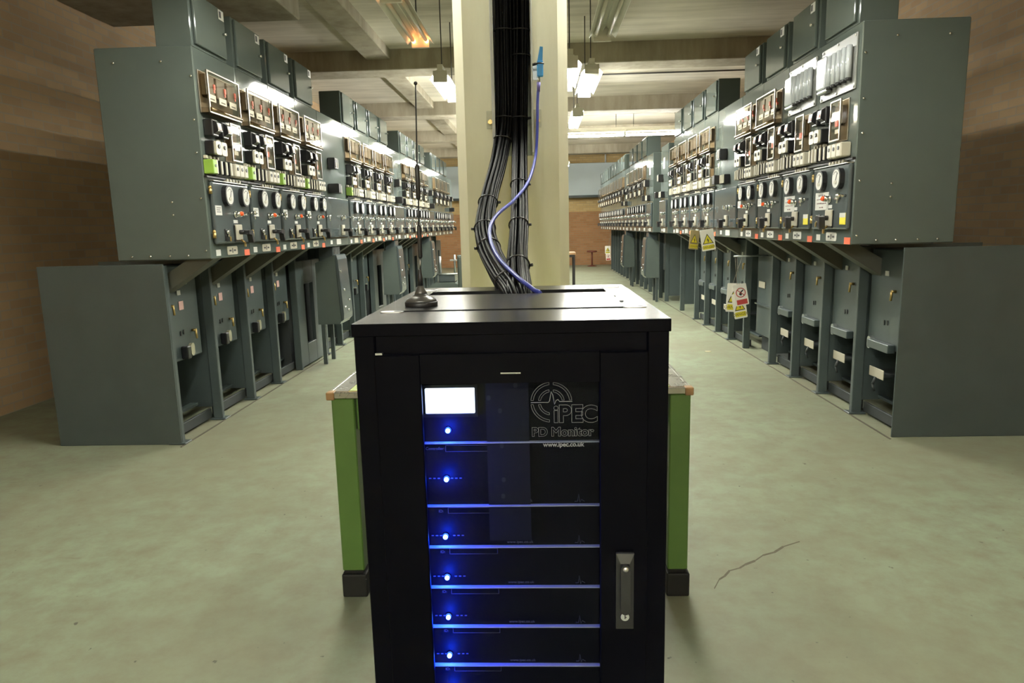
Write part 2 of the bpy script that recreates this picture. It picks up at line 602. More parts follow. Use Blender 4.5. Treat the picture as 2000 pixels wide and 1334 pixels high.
def fitting(x, y, z, rz, state, label):
    t = thing('fluorescent_fitting', label, 'ceiling light', (x, y, z), rz, 'fluorescent ceiling fittings')
    for k in ('spine', 'reflector', 'ridge'):
        link(k, FIX['reflector_shallow' if k == 'reflector' and y > 10 else k], t)
    for s in (-1, 1):
        link('lamp_holder', FIX['holder'], t, (0, s * (LT / 2 + 0.012), 0))
        link('hanger', MB().rod((0, 0, 0.0752), (0, 0, ZS - z), 0.006, 8).mesh('hanger', PIPE), t, (0, s * 0.45, 0))
        p = (s * 0.056, 0, -0.095 if y > 10 else -0.056)
        if state == 'on':
            link('tube', FIX['tube_bare' if y > 10 else ('tube_far' if y > 7 else ('tube_rear' if y < -1 else 'tube_on'))], t, p)
        else:
            q = link('tube', FIX['tube_off'], t, p)
            for e in (-1, 1):
                glow = state == 'glow'
                link('glowing_end' if glow else 'tube_end', FIX['end_on' if glow else 'end_off'], q, (0, e * (LT / 2 - 0.03), 0))
    return t


ZL = 3.07
LAMPS = [
    (-1.03, -5.6, 0, 'on', 'added unseen lit fitting far behind the camera over the left aisle'),  # unseen pair added to brighten the column front and row ends
    (0.59, -5.6, 0, 'on', 'added unseen lit fitting far behind the camera over the right aisle'),
    (-1.03, -2.8, 0, 'on', 'lit fluorescent fitting behind the camera over the left aisle'),
    (-1.03, 0.08, 0, 'off', 'unlit fluorescent fitting overhead in the left aisle beside the rack'),
    (-1.02, 3.55, 0, 'on', 'lit fluorescent fitting over the left aisle beside the column'),
    (-1.00, 5.73, 0, 'glow', 'failing twin-tube fitting with orange glowing ends left of the column'),
    (-1.03, 8.43, 0, 'on', 'lit fluorescent fitting just left of the column, behind the failing one'),
    (-1.03, 11.28, 0, 'on', 'second lit fitting along the left aisle beyond the column'),
    (-1.03, 14.1, 0, 'on', 'third lit fitting along the left aisle beyond the column'),
    (-1.03, 17.2, 0, 'on', 'fourth lit fitting along the left aisle beyond the column'),
    (-1.03, 20.5, 0, 'on', 'last lit fitting at the far end of the left aisle'),
    (0.59, -2.8, 0, 'on', 'lit fluorescent fitting behind the camera over the right aisle'),
    (0.59, 0.08, 0, 'off', 'unlit fluorescent fitting overhead in the right aisle beside the rack'),
    (0.59, 3.55, 0, 'on', 'lit fluorescent fitting over the right aisle beside the column'),
    (0.59, 5.73, 0, 'off', 'dark twin-tube fitting above the right aisle near the column'),
    (0.61, 8.38, 0, 'on', 'larger bright lit fitting right of the column'),
    (0.36, 7.96, 0, 'on', 'lit fitting half hidden by the right edge of the column'),
    (0.62, 11.16, 0, 'on', 'lower lit fitting right of the column, beyond the larger one'),
    (1.30, 15.65, pi / 2, 'on', 'lit tube fitting set crosswise, next to the column'),
    (2.58, 15.65, pi / 2, 'on', 'lit tube fitting set crosswise above the right row'),
    (0.80, 19.6, 0, 'on', 'lit fitting at the far end of the right aisle'),
]
for x, y, rz, st, lb in LAMPS:
    fitting(x, y, ZL if rz == 0 else 3.40, rz, st, lb)

# ------------------------------------------------------------------ switchgear kit
# local frame of a cubicle: x left to right as one faces it, -y out of the panel, z up; panel front at y = 0
XL, XR = -2.10, 1.93
W = 0.60
ZB, ZT = 1.235, 2.54
FY = 0.32      # the posts stand this far behind the panel front


class Nd:
    def __init__(s, name, me, loc=(0, 0, 0), kids=(), lod=2, label=None):
        s.name, s.me, s.loc, s.kids, s.lod, s.label = name, me, loc, list(kids), lod, label


def place(nd, parent, lod):
    if nd.lod < lod:
        return
    o = link(nd.name, nd.me, parent, nd.loc)
    if nd.label:
        o['label'] = nd.label
    if nd.name in ('terminal_studs', 'scale_marks', 'print'):
        o['kind'] = 'stuff'
    for k in nd.kids:
        place(k, o, lod)


K = {}


def kit():
    g = 0.0015
    K['panel'] = MB().box(g, W - g, 0, 0.62, ZB, ZT, 0.006).mesh('panel', PAINT)
    K['box'] = MB().box(0.035, 0.515, 0.012, 0.24, ZT, 2.885, 0.005).mesh('top_box', PAINT)
    K['boxdoor'] = MB().box(0.062, 0.488, -0.008, 0.011, ZT + 0.022, 2.872, 0.004).mesh('door', PAINT)
    K['boxlabel'] = MB().box(0.40, 0.475, -0.0105, -0.0085, 2.80, 2.862).mesh('label', WHITE)
    K['boxmark'] = MB().box(0.408, 0.435, -0.012, -0.011, 2.812, 2.852).mesh('symbol', INK)
    K['boxknob'] = MB().rod((0.452, -0.008, 2.715), (0.452, -0.03, 2.715), 0.009, 10).mesh('knob', CHROME)
    # lower hinged door
    K['door'] = MB().box(0.040, 0.590, -0.030, -0.001, 1.328, 1.728, 0.012, 2).mesh('door', PAINTD)
    K['ledge'] = MB().box(0.050, 0.580, -0.038, -0.001, 1.7285, 1.736, 0.002).mesh('door_lip', ALU)
    K['hinge'] = MB().rod((0, 0, -0.018), (0, 0, 0.018), 0.011, 10).ball((0, 0, 0.024), 0.012, 8).mesh('hinge', BRASS)
    # meters
    K['meter'] = MB().prism(rrect(0, 0, 0.118, 0.132, 0.052, 5), -0.030, 0).mesh('meter', BLACK)
    K['mface'] = MB().prism(rrect(0, 0, 0.096, 0.112, 0.045, 5), -0.0325, -0.0302).mesh('dial_face', WHITE)
    K['mhub'] = MB().prism(rrect(0.0, -0.022, 0.034, 0.022, 0.009, 3), -0.036, -0.0326).mesh('hub', CREAM)
    K['mptr'] = MB().prism([(-0.004, -0.02), (0.002, -0.022), (0.024, 0.034), (0.020, 0.036)], -0.0345, -0.0327).mesh('pointer', INK)
    b = MB()
    for k in range(7):
        a = radians(40 + 100 * k / 6)
        x, z = 0.044 * cos(a) * 0.9, 0.036 * sin(a) + 0.006
        b.box(x - 0.0012, x + 0.0012, -0.0338, -0.0327, z - 0.004, z + 0.004)
    K['mscale'] = b.mesh('scale_marks', INK)
    # indicator lamp, latch, handle, lock
    K['lamp'] = MB().rod((0, 0, 0), (0, -0.045, 0.004), 0.019, 14).rod((0, -0.0, 0), (0, -0.012, 0), 0.024, 14).mesh('indicator_lamp', CHROME)
    K['lens'] = MB().ball((0, -0.050, 0.004), 0.016, 10, (1, 0.8, 1)).mesh('red_lens', REDLENS)
    K['lamplabel'] = MB().box(-0.033, 0.033, -0.0022, 0, -0.011, 0.011).mesh('label', WHITE)
    K['hplate'] = MB().box(-0.048, 0.048, -0.018, 0, -0.054, 0.052, 0.004).mesh('handle_plate', CREAM)
    K['hback'] = MB().box(-0.056, 0.050, -0.010, 0, -0.066, 0.050, 0.004).mesh('handle_shroud', BLACK)
    b = MB().rod((0, -0.012, 0), (0, -0.055, 0), 0.016, 12)
    b.prism([(-0.020, 0.012), (0.020, 0.014), (0.052, 0.008), (0.060, -0.070), (0.040, -0.072), (0.024, -0.020), (-0.020, -0.014)], -0.092, -0.055)
    K['grip'] = b.mesh('pistol_grip', BLACK)
    K['hbrass'] = MB().rod((0.008, -0.02, -0.052), (0.008, -0.045, -0.072), 0.007, 8).box(0.0, 0.018, -0.05, -0.04, -0.10, -0.07, 0.002).mesh('key', BRASS)
    b = MB().rod((0, 0, 0), (0, -0.03, 0), 0.015, 10).rod((0.012, 0, -0.022), (0.012, -0.026, -0.022), 0.010, 10)
    K['lock'] = b.mesh('lock', CHROME)
    K['lockback'] = MB().box(-0.018, 0.03, -0.006, 0, -0.06, 0.02, 0.003).mesh('lock_plate', BLACK)
    K['locktag'] = MB().box(0.004, 0.018, -0.03, -0.022, -0.062, -0.030, 0.002).mesh('key_tag', BRASS)
    b = MB().rod((0, 0, 0), (0, -0.040, 0), 0.009, 10).ball((0, -0.046, 0.0), 0.017, 10).rod((0, -0.046, 0), (-0.008, -0.05, -0.045), 0.006, 8)
    K['latch'] = b.mesh('latch_knob', CHROME)
    K['stud'] = MB().rod((-0.02, 0, 0), (-0.02, -0.02, 0), 0.007, 8).rod((0.015, 0, 0.004), (0.015, -0.022, 0.004), 0.008, 8).rod((-0.02, -0.016, 0), (0.015, -0.018, 0.004), 0.004, 6).mesh('stud', CHROME)
    K['sticker'] = MB().box(-0.045, 0.045, -0.0018, 0, -0.031, 0.031).mesh('sticker', WHITE)
    b = MB()
    for k in range(3):
        b.box(-0.03, 0.03 - 0.01 * (k % 2), -0.0026, -0.0019, 0.014 - 0.013 * k, 0.018 - 0.013 * k)
    K['stickerink'] = b.mesh('print', INK)
    # strip of labels under the door
    K['lab_w'] = MB().box(-0.032, 0.032, -0.002, 0, -0.020, 0.020).mesh('label', WHITE)
    K['lab_c'] = MB().prism(rrect(0, 0, 0.158, 0.056, 0.010, 3), -0.003, 0).mesh('circuit_label', CREAM)
    K['lab_c2'] = MB().prism(rrect(0, 0, 0.158, 0.056, 0.010, 3), -0.003, 0).mesh('circuit_label', WHITE)
    K['lab_ink'] = MB().box(-0.006, 0.006, -0.0042, -0.0031, -0.016, 0.016).box(0.02, 0.05, -0.0042, -0.0031, -0.006, 0.006).box(-0.05, -0.02, -0.0042, -0.0031, -0.006, 0.006).mesh('print', INK)
    K['lab_r'] = MB().box(-0.042, 0.042, -0.002, 0, -0.021, 0.021).mesh('red_label', ORANGE)
    # glazed relay case: tray, steel frame, cover glass, plates and flags inside
    K['rc'] = MB().box(0, 0.455, -0.010, 0, 0, 0.25).box(0, 0.455, -0.06, -0.01, 0, 0.03).mesh('relay_case', RELAYB)
    b = MB()
    for x0, x1, z0, z1 in ((-0.006, 0.008, -0.004, 0.254), (0.447, 0.461, -0.004, 0.254), (0.008, 0.447, 0.242, 0.254), (0.008, 0.447, -0.004, 0.010)):
        b.box(x0, x1, -0.067, -0.057, z0, z1, 0.002)
        b.box(x0, x1, -0.008, 0.0, z0, z1, 0.001)
    K['rcframe'] = b.mesh('case_frame', FRAMEM)
    K['rcglass'] = MB().box(0.002, 0.453, -0.064, -0.0105, 0.002, 0.247).mesh('cover_glass', GLASS)
    K['rclabel'] = MB().box(-0.052, 0.052, -0.050, -0.046, -0.021, 0.021).mesh('rating_plate', WHITE)
    K['rcink'] = MB().box(-0.03, 0.03, -0.0512, -0.0502, -0.011, -0.004).mesh('print', INK)
    K['rcflag'] = MB().box(-0.011, 0.011, -0.05, -0.042, -0.012, 0.022, 0.002).box(-0.006, 0.012, -0.045, -0.03, -0.03, -0.010).mesh('red_flag', RED)
    K['rcmod'] = MB().box(-0.062, 0.062, -0.042, -0.010, -0.045, 0.082, 0.004).mesh('relay_element', mat('relay element', (0.085, 0.062, 0.036), 0.5, spec=0.2, var=0.3, scale=30))
    K['rcrail'] = MB().rod((0, -0.066, 0.0), (0.455, -0.066, 0.0), 0.013, 10).mesh('base_rail', mat('bronze rail', (0.30, 0.22, 0.13), 0.25, 1.0, var=0.15, scale=12))
    # upright control switches
    b = MB().box(0, 0.080, -0.062, 0, 0, 0.104, 0.006)
    b.prism([(-0.062, 0.012), (-0.062, 0.096), (-0.086, 0.080), (-0.092, 0.030)], 0.010, 0.070, 'YZ')
    K['sw'] = b.mesh('control_switch', BLACK)
    K['swlab'] = MB().prism([(-0.0880, 0.036), (-0.0862, 0.078), (-0.0885, 0.0785), (-0.0925, 0.036)], 0.018, 0.062, 'YZ').mesh('switch_plate', WHITE)
    K['swred'] = MB().prism([(-0.0925, 0.036), (-0.0905, 0.056), (-0.0925, 0.0565), (-0.0945, 0.036)], 0.020, 0.060, 'YZ').mesh('red_plate', PINK)
    K['swred2'] = MB().prism([(-0.0925, 0.036), (-0.0905, 0.056), (-0.0925, 0.0565), (-0.0945, 0.036)], 0.020, 0.060, 'YZ').mesh('red_plate', RED)
    # twin dial block
    K['dial'] = MB().box(0, 0.162, -0.060, 0, 0, 0.088, 0.005).mesh('selector_block', BLACK)
    K['dialface'] = MB().prism(rrect(0.040, 0.043, 0.076, 0.084, 0.014, 3), -0.075, -0.0601).prism(rrect(0.121, 0.043, 0.076, 0.084, 0.014, 3), -0.075, -0.0601).mesh('dial_face', CREAM)
    K['dialknob'] = MB().rod((0, -0.075, 0), (0, -0.082, 0), 0.013, 10).mesh('knob', SATIN)
    # tall glazed relay
    K['tall'] = MB().box(0, 0.150, -0.008, 0, 0, 0.245).box(0.02, 0.13, -0.035, -0.008, 0.10, 0.21, 0.004).mesh('auxiliary_relay', RELAYB)
    b = MB()
    for x0, x1, z0, z1 in ((-0.004, 0.010, -0.003, 0.248), (0.140, 0.154, -0.003, 0.248), (0.010, 0.140, 0.236, 0.248), (0.010, 0.140, -0.003, 0.010)):
        b.box(x0, x1, -0.057, -0.048, z0, z1, 0.002)
        b.box(x0, x1, -0.007, 0.0, z0, z1, 0.001)
    K['tallframe'] = b.mesh('case_frame', FRAMEM)
    K['tallglass'] = MB().box(0.003, 0.147, -0.054, -0.0085, 0.003, 0.241).mesh('cover_glass', GLASS)
    K['tallflag'] = MB().box(0.045, 0.085, -0.042, -0.034, 0.088, 0.128, 0.002).mesh('red_flag', RED)
    K['talllab'] = MB().box(0.055, 0.115, -0.044, -0.040, 0.045, 0.070).mesh('rating_plate', WHITE)
    # row of links
    K['green'] = MB().box(0, 0.055, -0.066, 0, 0, 0.088, 0.004).mesh('green_link_block', GREENB)
    K['greendot'] = MB().rod((0.03, -0.066, 0.05), (0.03, -0.070, 0.05), 0.010, 8).mesh('hole', BLACK)
    K['creamend'] = MB().box(0, 0.020, -0.062, 0, 0, 0.092, 0.004).mesh('link_end', CREAM)
    K['fuse'] = MB().box(0, 0.022, -0.055, 0, 0, 0.088, 0.003).mesh('fuse_carrier', BLACK)
    K['fusefront'] = MB().box(0.001, 0.021, -0.064, -0.0552, 0.002, 0.086, 0.003).mesh('front_strip', CREAM)
    K['fusebase'] = MB().box(0.10, 0.315, -0.034, 0, -0.008, 0.092, 0.003).mesh('fuse_base', BLACK)
    K['link'] = MB().box(0, 0.066, -0.066, 0, 0, 0.088, 0.007).mesh('test_link', CREAM)
    K['linkdot'] = MB().rod((0.033, -0.066, 0.054), (0.033, -0.070, 0.054), 0.012, 10).mesh('link_knob', SATIN)
    K['rowstrip'] = MB().box(0.0, W, -0.020, 0, -0.022, -0.009).mesh('terminal_strip', BLACK)
    b = MB()
    for k in range(5):
        b.box(0.27 + 0.048 * k, 0.295 + 0.048 * k, -0.026, -0.001, -0.036, -0.014, 0.003)
    for k in range(4):
        b.box(0.01 + 0.05 * k, 0.028 + 0.05 * k, -0.026, -0.001, 0.094, 0.115, 0.003)
    K['terms'] = b.mesh('terminal_studs', CREAM)
    b = MB()
    b.box(0, 0.07, -0.062, 0, 0, 0.088, 0.004)
    for x in (0.11, 0.18, 0.25):
        b.box(x, x + 0.024, -0.06, 0, 0, 0.088, 0.004)
    for x in (0.325, 0.395, 0.465):
        b.box(x, x + 0.064, -0.066, 0, 0, 0.088, 0.006)
    K['farrow'] = b.mesh('link_row', CREAM)
    # lower structure
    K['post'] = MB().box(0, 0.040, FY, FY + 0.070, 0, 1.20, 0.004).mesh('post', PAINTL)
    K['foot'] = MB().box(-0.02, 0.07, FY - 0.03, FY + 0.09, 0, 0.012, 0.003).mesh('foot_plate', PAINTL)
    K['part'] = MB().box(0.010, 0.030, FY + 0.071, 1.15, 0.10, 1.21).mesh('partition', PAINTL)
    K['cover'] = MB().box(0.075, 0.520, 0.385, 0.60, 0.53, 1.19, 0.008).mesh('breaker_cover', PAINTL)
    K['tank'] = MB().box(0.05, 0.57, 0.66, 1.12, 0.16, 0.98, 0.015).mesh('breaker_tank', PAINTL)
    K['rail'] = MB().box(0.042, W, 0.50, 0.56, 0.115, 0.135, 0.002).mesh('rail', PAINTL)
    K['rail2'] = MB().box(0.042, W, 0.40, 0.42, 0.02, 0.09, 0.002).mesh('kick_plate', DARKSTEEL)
    K['brace'] = MB().prism([(0.03, ZB - 0.001), (0.20, ZB - 0.001), (0.56, 1.02), (0.56, 0.94), (0.42, 0.985)], 0.09, 0.21, 'YZ').mesh('brace', mat('brown primer brace', (0.085, 0.085, 0.065), 0.5, var=0.2))
    K['brbrass'] = MB().rod((0, 0, 0), (0, -0.03, 0), 0.010, 8).rod((0, -0.025, 0.01), (0, -0.03, -0.06), 0.008, 8).mesh('interlock', BRASS)
    K['brlever'] = MB().rod((0, 0, 0), (0.045, -0.03, -0.055), 0.008, 8).ball((0.045, -0.03, -0.055), 0.012, 8).mesh('lever', STEEL)
    K['brplug'] = MB().box(-0.05, 0.0, -0.05, 0, -0.06, 0.03, 0.006).mesh('plug_socket', BLACK)
    K['brdisc'] = MB().prism(rrect(0.05, -0.01, 0.05, 0.09, 0.024, 4), -0.02, 0).mesh('cover_plate', mat('khaki cover', (0.28, 0.27, 0.18), 0.5, var=0.15))
    K['brslot'] = MB().prism(rrect(0, 0, 0.014, 0.034, 0.006, 3), -0.004, 0).mesh('slot', BLACK)
    K['brred'] = MB().box(-0.03, 0.03, -0.002, 0, -0.03, 0.03).mesh('red_sticker', PINK)
    K['brwhite'] = MB().box(-0.02, 0.02, -0.006, 0, -0.016, 0.016).mesh('white_tag', WHITE)
    K['brbrk'] = MB().prism(rrect(0, 0, 0.05, 0.085, 0.022, 4), -0.03, 0).mesh('shackle', STEEL)
    K['brbrkhole'] = MB().prism(rrect(0.0, 0, 0.02, 0.045, 0.009, 3), -0.032, -0.0301).mesh('shackle_eye', BLACK)
    K['brbar'] = MB().box(0.02, 0.30, -0.05, 0.0, -0.028, 0.028, 0.004).mesh('bar', PAINTL)
    K['tanklab'] = MB().box(-0.10, 0.10, -0.006, 0, -0.034, 0.034, 0.002).mesh('number_plate', CREAM)
    K['platebar'] = MB().box(-0.10, 0.10, 0.001, 0.254, -0.012, 0.004).mesh('plate_bar', DARKSTEEL)
    K['tankhook'] = MB().rod((0, 0, 0), (0, -0.02, -0.05), 0.010, 8).rod((0, -0.02, -0.05), (0, -0.005, -0.10), 0.008, 8).mesh('hook', DARKSTEEL)
    # flush mounted electronic relays (steel plate with glossy capsules)
    K['eplate'] = MB().box(0.045, 0.555, -0.012, 0, 2.165, 2.49, 0.003).mesh('steel_mounting_plate', mat('pale nickel plate', (0.20, 0.205, 0.19), 0.32, 0.0, spec=0.25, var=0.08, scale=8))
    K['ecap'] = MB().rod((0, -0.038, 0), (0, -0.038, 0.185), 0.0175, 16).ball((0, -0.038, 0.185), 0.0175, 12, (1, 1, 0.35)).mesh('relay_capsule', TUBEW)
    K['ecapfoot'] = MB().rod((0, -0.036, -0.016), (0, -0.036, -0.0005), 0.018, 12).mesh('capsule_base', SATIN)
    K['ewindow'] = MB().box(0, 0.13, -0.052, -0.012, 0, 0.20, 0.008).mesh('relay_window', TUBEW)
    K['efoot'] = MB().box(0.02, 0.17, -0.055, -0.012, -0.03, -0.004, 0.008).mesh('window_base', STEEL)
    K['escrew'] = MB().rod((0, -0.012, 0), (0, -0.018, 0), 0.008, 8).mesh('screw', CHROME)
    K['caution'] = MB().box(-0.105, 0.105, -0.0022, 0, -0.057, 0.057).mesh('caution_notice', WHITE)
    b = MB()
    for k, (w, h) in enumerate(((0.055, 0.007), (0.08, 0.005), (0.078, 0.005), (0.035, 0.006))):
        z = 0.040 - 0.026 * k
        n = int(w / 0.012)
        for q in range(n):
            x = -w + 2 * w * q / n
            b.box(x, x + 2 * w / n * 0.72, -0.003, -0.0023, z - h, z + h * (0.2 + 0.5 * ((q * 7) % 3) / 3))
    K['cautionink'] = b.mesh('print', mat('dull red ink', (0.16, 0.09, 0.09), 0.6))
    K['ytag'] = MB().box(-0.042, 0.042, -0.0022, 0, -0.036, 0.036).mesh('yellow_tag', YELLOW)
    K['ytagtop'] = MB().box(-0.042, 0.042, -0.0030, -0.0023, 0.008, 0.036).mesh('tag_head', WHITE)
    K['bolt'] = MB().ball((0, 0, 0), 0.008, 8).mesh('bolt', CHROME)


kit()


def glazed_relay(lod_inner, flags=True):
    kids = [Nd('case_frame', K['rcframe']), Nd('base_rail', K['rcrail'], (0, 0, 0.018))]
    for k, x in enumerate((0.075, 0.228, 0.380)):
        kids.append(Nd('relay_element', K['rcmod'], (x, 0, 0.15), lod=1))
        if flags:
            kids.append(Nd('rating_plate', K['rclabel'], (x, 0, 0.095), lod=0))
            kids.append(Nd('print', K['rcink'], (x, 0, 0.095), lod=0))
            kids.append(Nd('red_flag', K['rcflag'], (x + 0.05, 0, 0.165), lod=0))
    kids.append(Nd('cover_glass', K['rcglass']))
    return Nd('relay_case', K['rc'], (0.035, -0.001, 2.150), kids)


def cell_nodes(side, style):
    """style: 'A' near cells, 'E' near cells with flush electronic relays, 'F' the plain ones farther on"""
    n = [Nd('panel', K['panel'])]
    n.append(Nd('top_box', K['box'], kids=[Nd('box_door', K['boxdoor']), Nd('label', K['boxlabel'], lod=0),
                                           Nd('symbol', K['boxmark'], lod=0), Nd('knob', K['boxknob'], lod=1)]))
    # upper instruments
    if style == 'E':
        ep = Nd('steel_mounting_plate', K['eplate'])
        for x, z in ((0.065, 2.475), (0.30, 2.475), (0.54, 2.475), (0.065, 2.18), (0.30, 2.18), (0.54, 2.18)):
            ep.kids.append(Nd('screw', K['escrew'], (x, 0, z)))
        n.append(ep)
        n.append(Nd('relay_window', K['ewindow'], (0.065, -0.001, 2.235), kids=[Nd('window_base', K['efoot'])]))
        for k in range(5):
            n.append(Nd('relay_capsule', K['ecap'], (0.240 + 0.070 * k, -0.001, 2.235), kids=[Nd('capsule_base', K['ecapfoot'])]))
    else:
        n.append(glazed_relay(0, style == 'A'))
    red = K['swred'] if side == 'L' else K['swred2']
    for x in (0.050, 0.195):
        n.append(Nd('control_switch', K['sw'], (x, -0.001, 2.008), kids=[Nd('switch_plate', K['swlab'], lod=2), Nd('red_plate', red, lod=0)]))
    n.append(Nd('selector_block', K['dial'], (0.045, -0.001, 1.892), kids=[
        Nd('dial_face', K['dialface']), Nd('knob', K['dialknob'], (0.040, 0, 0.052), lod=1), Nd('knob', K['dialknob'], (0.121, 0, 0.052), lod=1)]))
    n.append(Nd('auxiliary_relay', K['tall'], (0.330, -0.001, 1.878), kids=[
        Nd('case_frame', K['tallframe']), Nd('red_flag', K['tallflag'], lod=0), Nd('rating_plate', K['talllab'], lod=0), Nd('cover_glass', K['tallglass'])]))
    # row of links
    z = 1.772
    row = [Nd('fuse_base', K['fusebase'], (0, -0.001, z), lod=1),
           Nd('terminal_strip', K['rowstrip'], (0, -0.001, z), lod=1), Nd('terminal_studs', K['terms'], (0, -0.001, z), lod=1)]
    if side == 'L' and style in 'AG':
        row.append(Nd('green_link_block', K['green'], (0.005, -0.001, z), lod=1, kids=[Nd('hole', K['greendot'])]))
    else:
        row.append(Nd('fuse_carrier', K['fuse'], (0.020, -0.001, z), lod=1, kids=[Nd('front_strip', K['fusefront'])]))
    row.append(Nd('link_end', K['creamend'], (0.062, -0.001, z), lod=1))
    for x in (0.125, 0.195, 0.262):
        row.append(Nd('fuse_carrier', K['fuse'], (x, -0.001, z), lod=1, kids=[Nd('front_strip', K['fusefront'])]))
    for x in (0.330, 0.400, 0.470):
        row.append(Nd('test_link', K['link'], (x, -0.001, z), kids=[Nd('link_knob', K['linkdot'])], lod=1))
    n += row
    # lower door and what is on it
    d = Nd('door', K['door'], kids=[Nd('door_lip', K['ledge'], lod=1)])
    n.append(d)
    for zz in (1.665, 1.385):
        n.append(Nd('hinge', K['hinge'], (0.022, -0.022, zz), lod=0))
    for x in (0.215, 0.475):
        n.append(Nd('meter', K['meter'], (x, -0.030, 1.643), kids=[Nd('dial_face', K['mface']), Nd('hub', K['mhub'], lod=0),
                                                                    Nd('pointer', K['mptr'], lod=0), Nd('scale_marks', K['mscale'], lod=0)]))
    n.append(Nd('indicator_lamp', K['lamp'], (0.335, -0.030, 1.522), kids=[Nd('red_lens', K['lens'], lod=0)]))
    n.append(Nd('label', K['lamplabel'], (0.335, -0.030, 1.474), lod=1))
    n.append(Nd('handle_plate', K['hplate'], (0.350, -0.030, 1.402), kids=[Nd('handle_shroud', K['hback'], lod=0), Nd('pistol_grip', K['grip'], lod=2), Nd('key', K['hbrass'], lod=0)]))
    n.append(Nd('lock', K['lock'], (0.170, -0.030, 1.405), kids=[Nd('lock_plate', K['lockback'], lod=0), Nd('key_tag', K['locktag'], lod=0)], lod=1))
    n.append(Nd('latch_knob', K['latch'], (0.560, -0.030, 1.535)))
    n.append(Nd('stud', K['stud'], (0.470, -0.030, 1.520), lod=1))
    # labels below
    n.append(Nd('label', K['lab_w'], (0.100, -0.0005, 1.272), lod=1))
    n.append(Nd('circuit_label', K['lab_c'] if side == 'L' else K['lab_c2'], (0.310, -0.0005, 1.280), kids=[Nd('print', K['lab_ink'], lod=0)]))
    n.append(Nd('red_label', K['lab_r'], (0.548, -0.0005, 1.258), lod=1))
    if style == 'A' and side == 'L' or style == 'A':
        n.append(Nd('sticker', K['sticker'], (0.095, -0.0305, 1.545), kids=[Nd('print', K['stickerink'])]))
    if style == 'E':
        n.append(Nd('caution_notice', K['caution'], (0.205, -0.0305, 1.512), kids=[Nd('print', K['cautionink'])]))
        n.append(Nd('yellow_tag', K['ytag'], (0.535, -0.0305, 1.395), kids=[Nd('tag_head', K['ytagtop'])]))
    # lower structure
    n.append(Nd('post', K['post'], kids=[Nd('foot_plate', K['foot'], lod=1)]))
    n.append(Nd('partition', K['part']))
    n.append(Nd('brace', K['brace'], lod=1))
    n.append(Nd('breaker_tank', K['tank']))
    n.append(Nd('rail', K['rail'], lod=1))
    n.append(Nd('kick_plate', K['rail2'], lod=1))
    cy = 0.384
    if side == 'L':
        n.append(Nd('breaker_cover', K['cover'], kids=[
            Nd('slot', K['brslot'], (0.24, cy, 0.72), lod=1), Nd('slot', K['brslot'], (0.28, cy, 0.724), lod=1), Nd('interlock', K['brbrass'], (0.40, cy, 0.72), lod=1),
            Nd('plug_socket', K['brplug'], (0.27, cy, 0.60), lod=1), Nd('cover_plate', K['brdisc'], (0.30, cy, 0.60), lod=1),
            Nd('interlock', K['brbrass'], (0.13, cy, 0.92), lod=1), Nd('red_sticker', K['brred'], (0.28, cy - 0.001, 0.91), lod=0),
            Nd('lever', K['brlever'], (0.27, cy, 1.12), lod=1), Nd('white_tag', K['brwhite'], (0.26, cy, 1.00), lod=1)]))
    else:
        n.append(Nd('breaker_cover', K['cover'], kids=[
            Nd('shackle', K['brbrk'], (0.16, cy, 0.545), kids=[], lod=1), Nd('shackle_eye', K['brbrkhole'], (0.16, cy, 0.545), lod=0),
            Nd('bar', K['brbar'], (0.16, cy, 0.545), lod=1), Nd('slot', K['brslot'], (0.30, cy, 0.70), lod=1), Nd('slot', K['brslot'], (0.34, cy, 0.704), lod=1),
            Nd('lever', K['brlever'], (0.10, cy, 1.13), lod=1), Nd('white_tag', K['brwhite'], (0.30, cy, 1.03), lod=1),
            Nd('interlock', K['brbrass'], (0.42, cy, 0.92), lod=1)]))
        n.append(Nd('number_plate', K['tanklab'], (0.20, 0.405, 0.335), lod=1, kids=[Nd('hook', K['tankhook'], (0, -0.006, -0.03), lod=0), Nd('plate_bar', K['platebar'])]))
    return n


NODES = {(s, st): cell_nodes(s, st) for s in 'LR' for st in ('A', 'F')}
NODES[('R', 'E')] = cell_nodes('R', 'E')
NODES[('L', 'G')] = cell_nodes('L', 'G')

# blank sections between the groups of cubicles
ZI = 1.15


def blank_kit(w, key):
    K['bpanel' + key] = MB().box(0.0015, w - 0.0015, 0, 0.62, ZB, ZT, 0.006).mesh('panel', PAINT)
    K['bdoor' + key] = MB().box(0.03, w - 0.02, -0.030, -0.001, 1.328, 1.728, 0.012, 2).mesh('door', PAINTD)


blank_kit(0.86, 'W')
blank_kit(0.60, 'N')
blank_kit(0.775, 'M')
K['bswitch'] = MB().box(0, 0.13, -0.075, 0, 0, 0.11, 0.006).mesh('control_switch', BLACK)
K['bswbar'] = MB().box(0.03, 0.05, -0.080, -0.0755, 0.015, 0.095).box(0.085, 0.105, -0.080, -0.0755, 0.015, 0.095).mesh('switch_bars', CREAM)
K['bblock'] = MB().box(0, 0.10, -0.11, 0, 0, 0.092, 0.005).mesh('terminal_box', BLACK)
K['bsheet'] = MB().box(-0.06, 0.06, -0.002, 0, -0.08, 0.08).mesh('paper_sheet', WHITE)
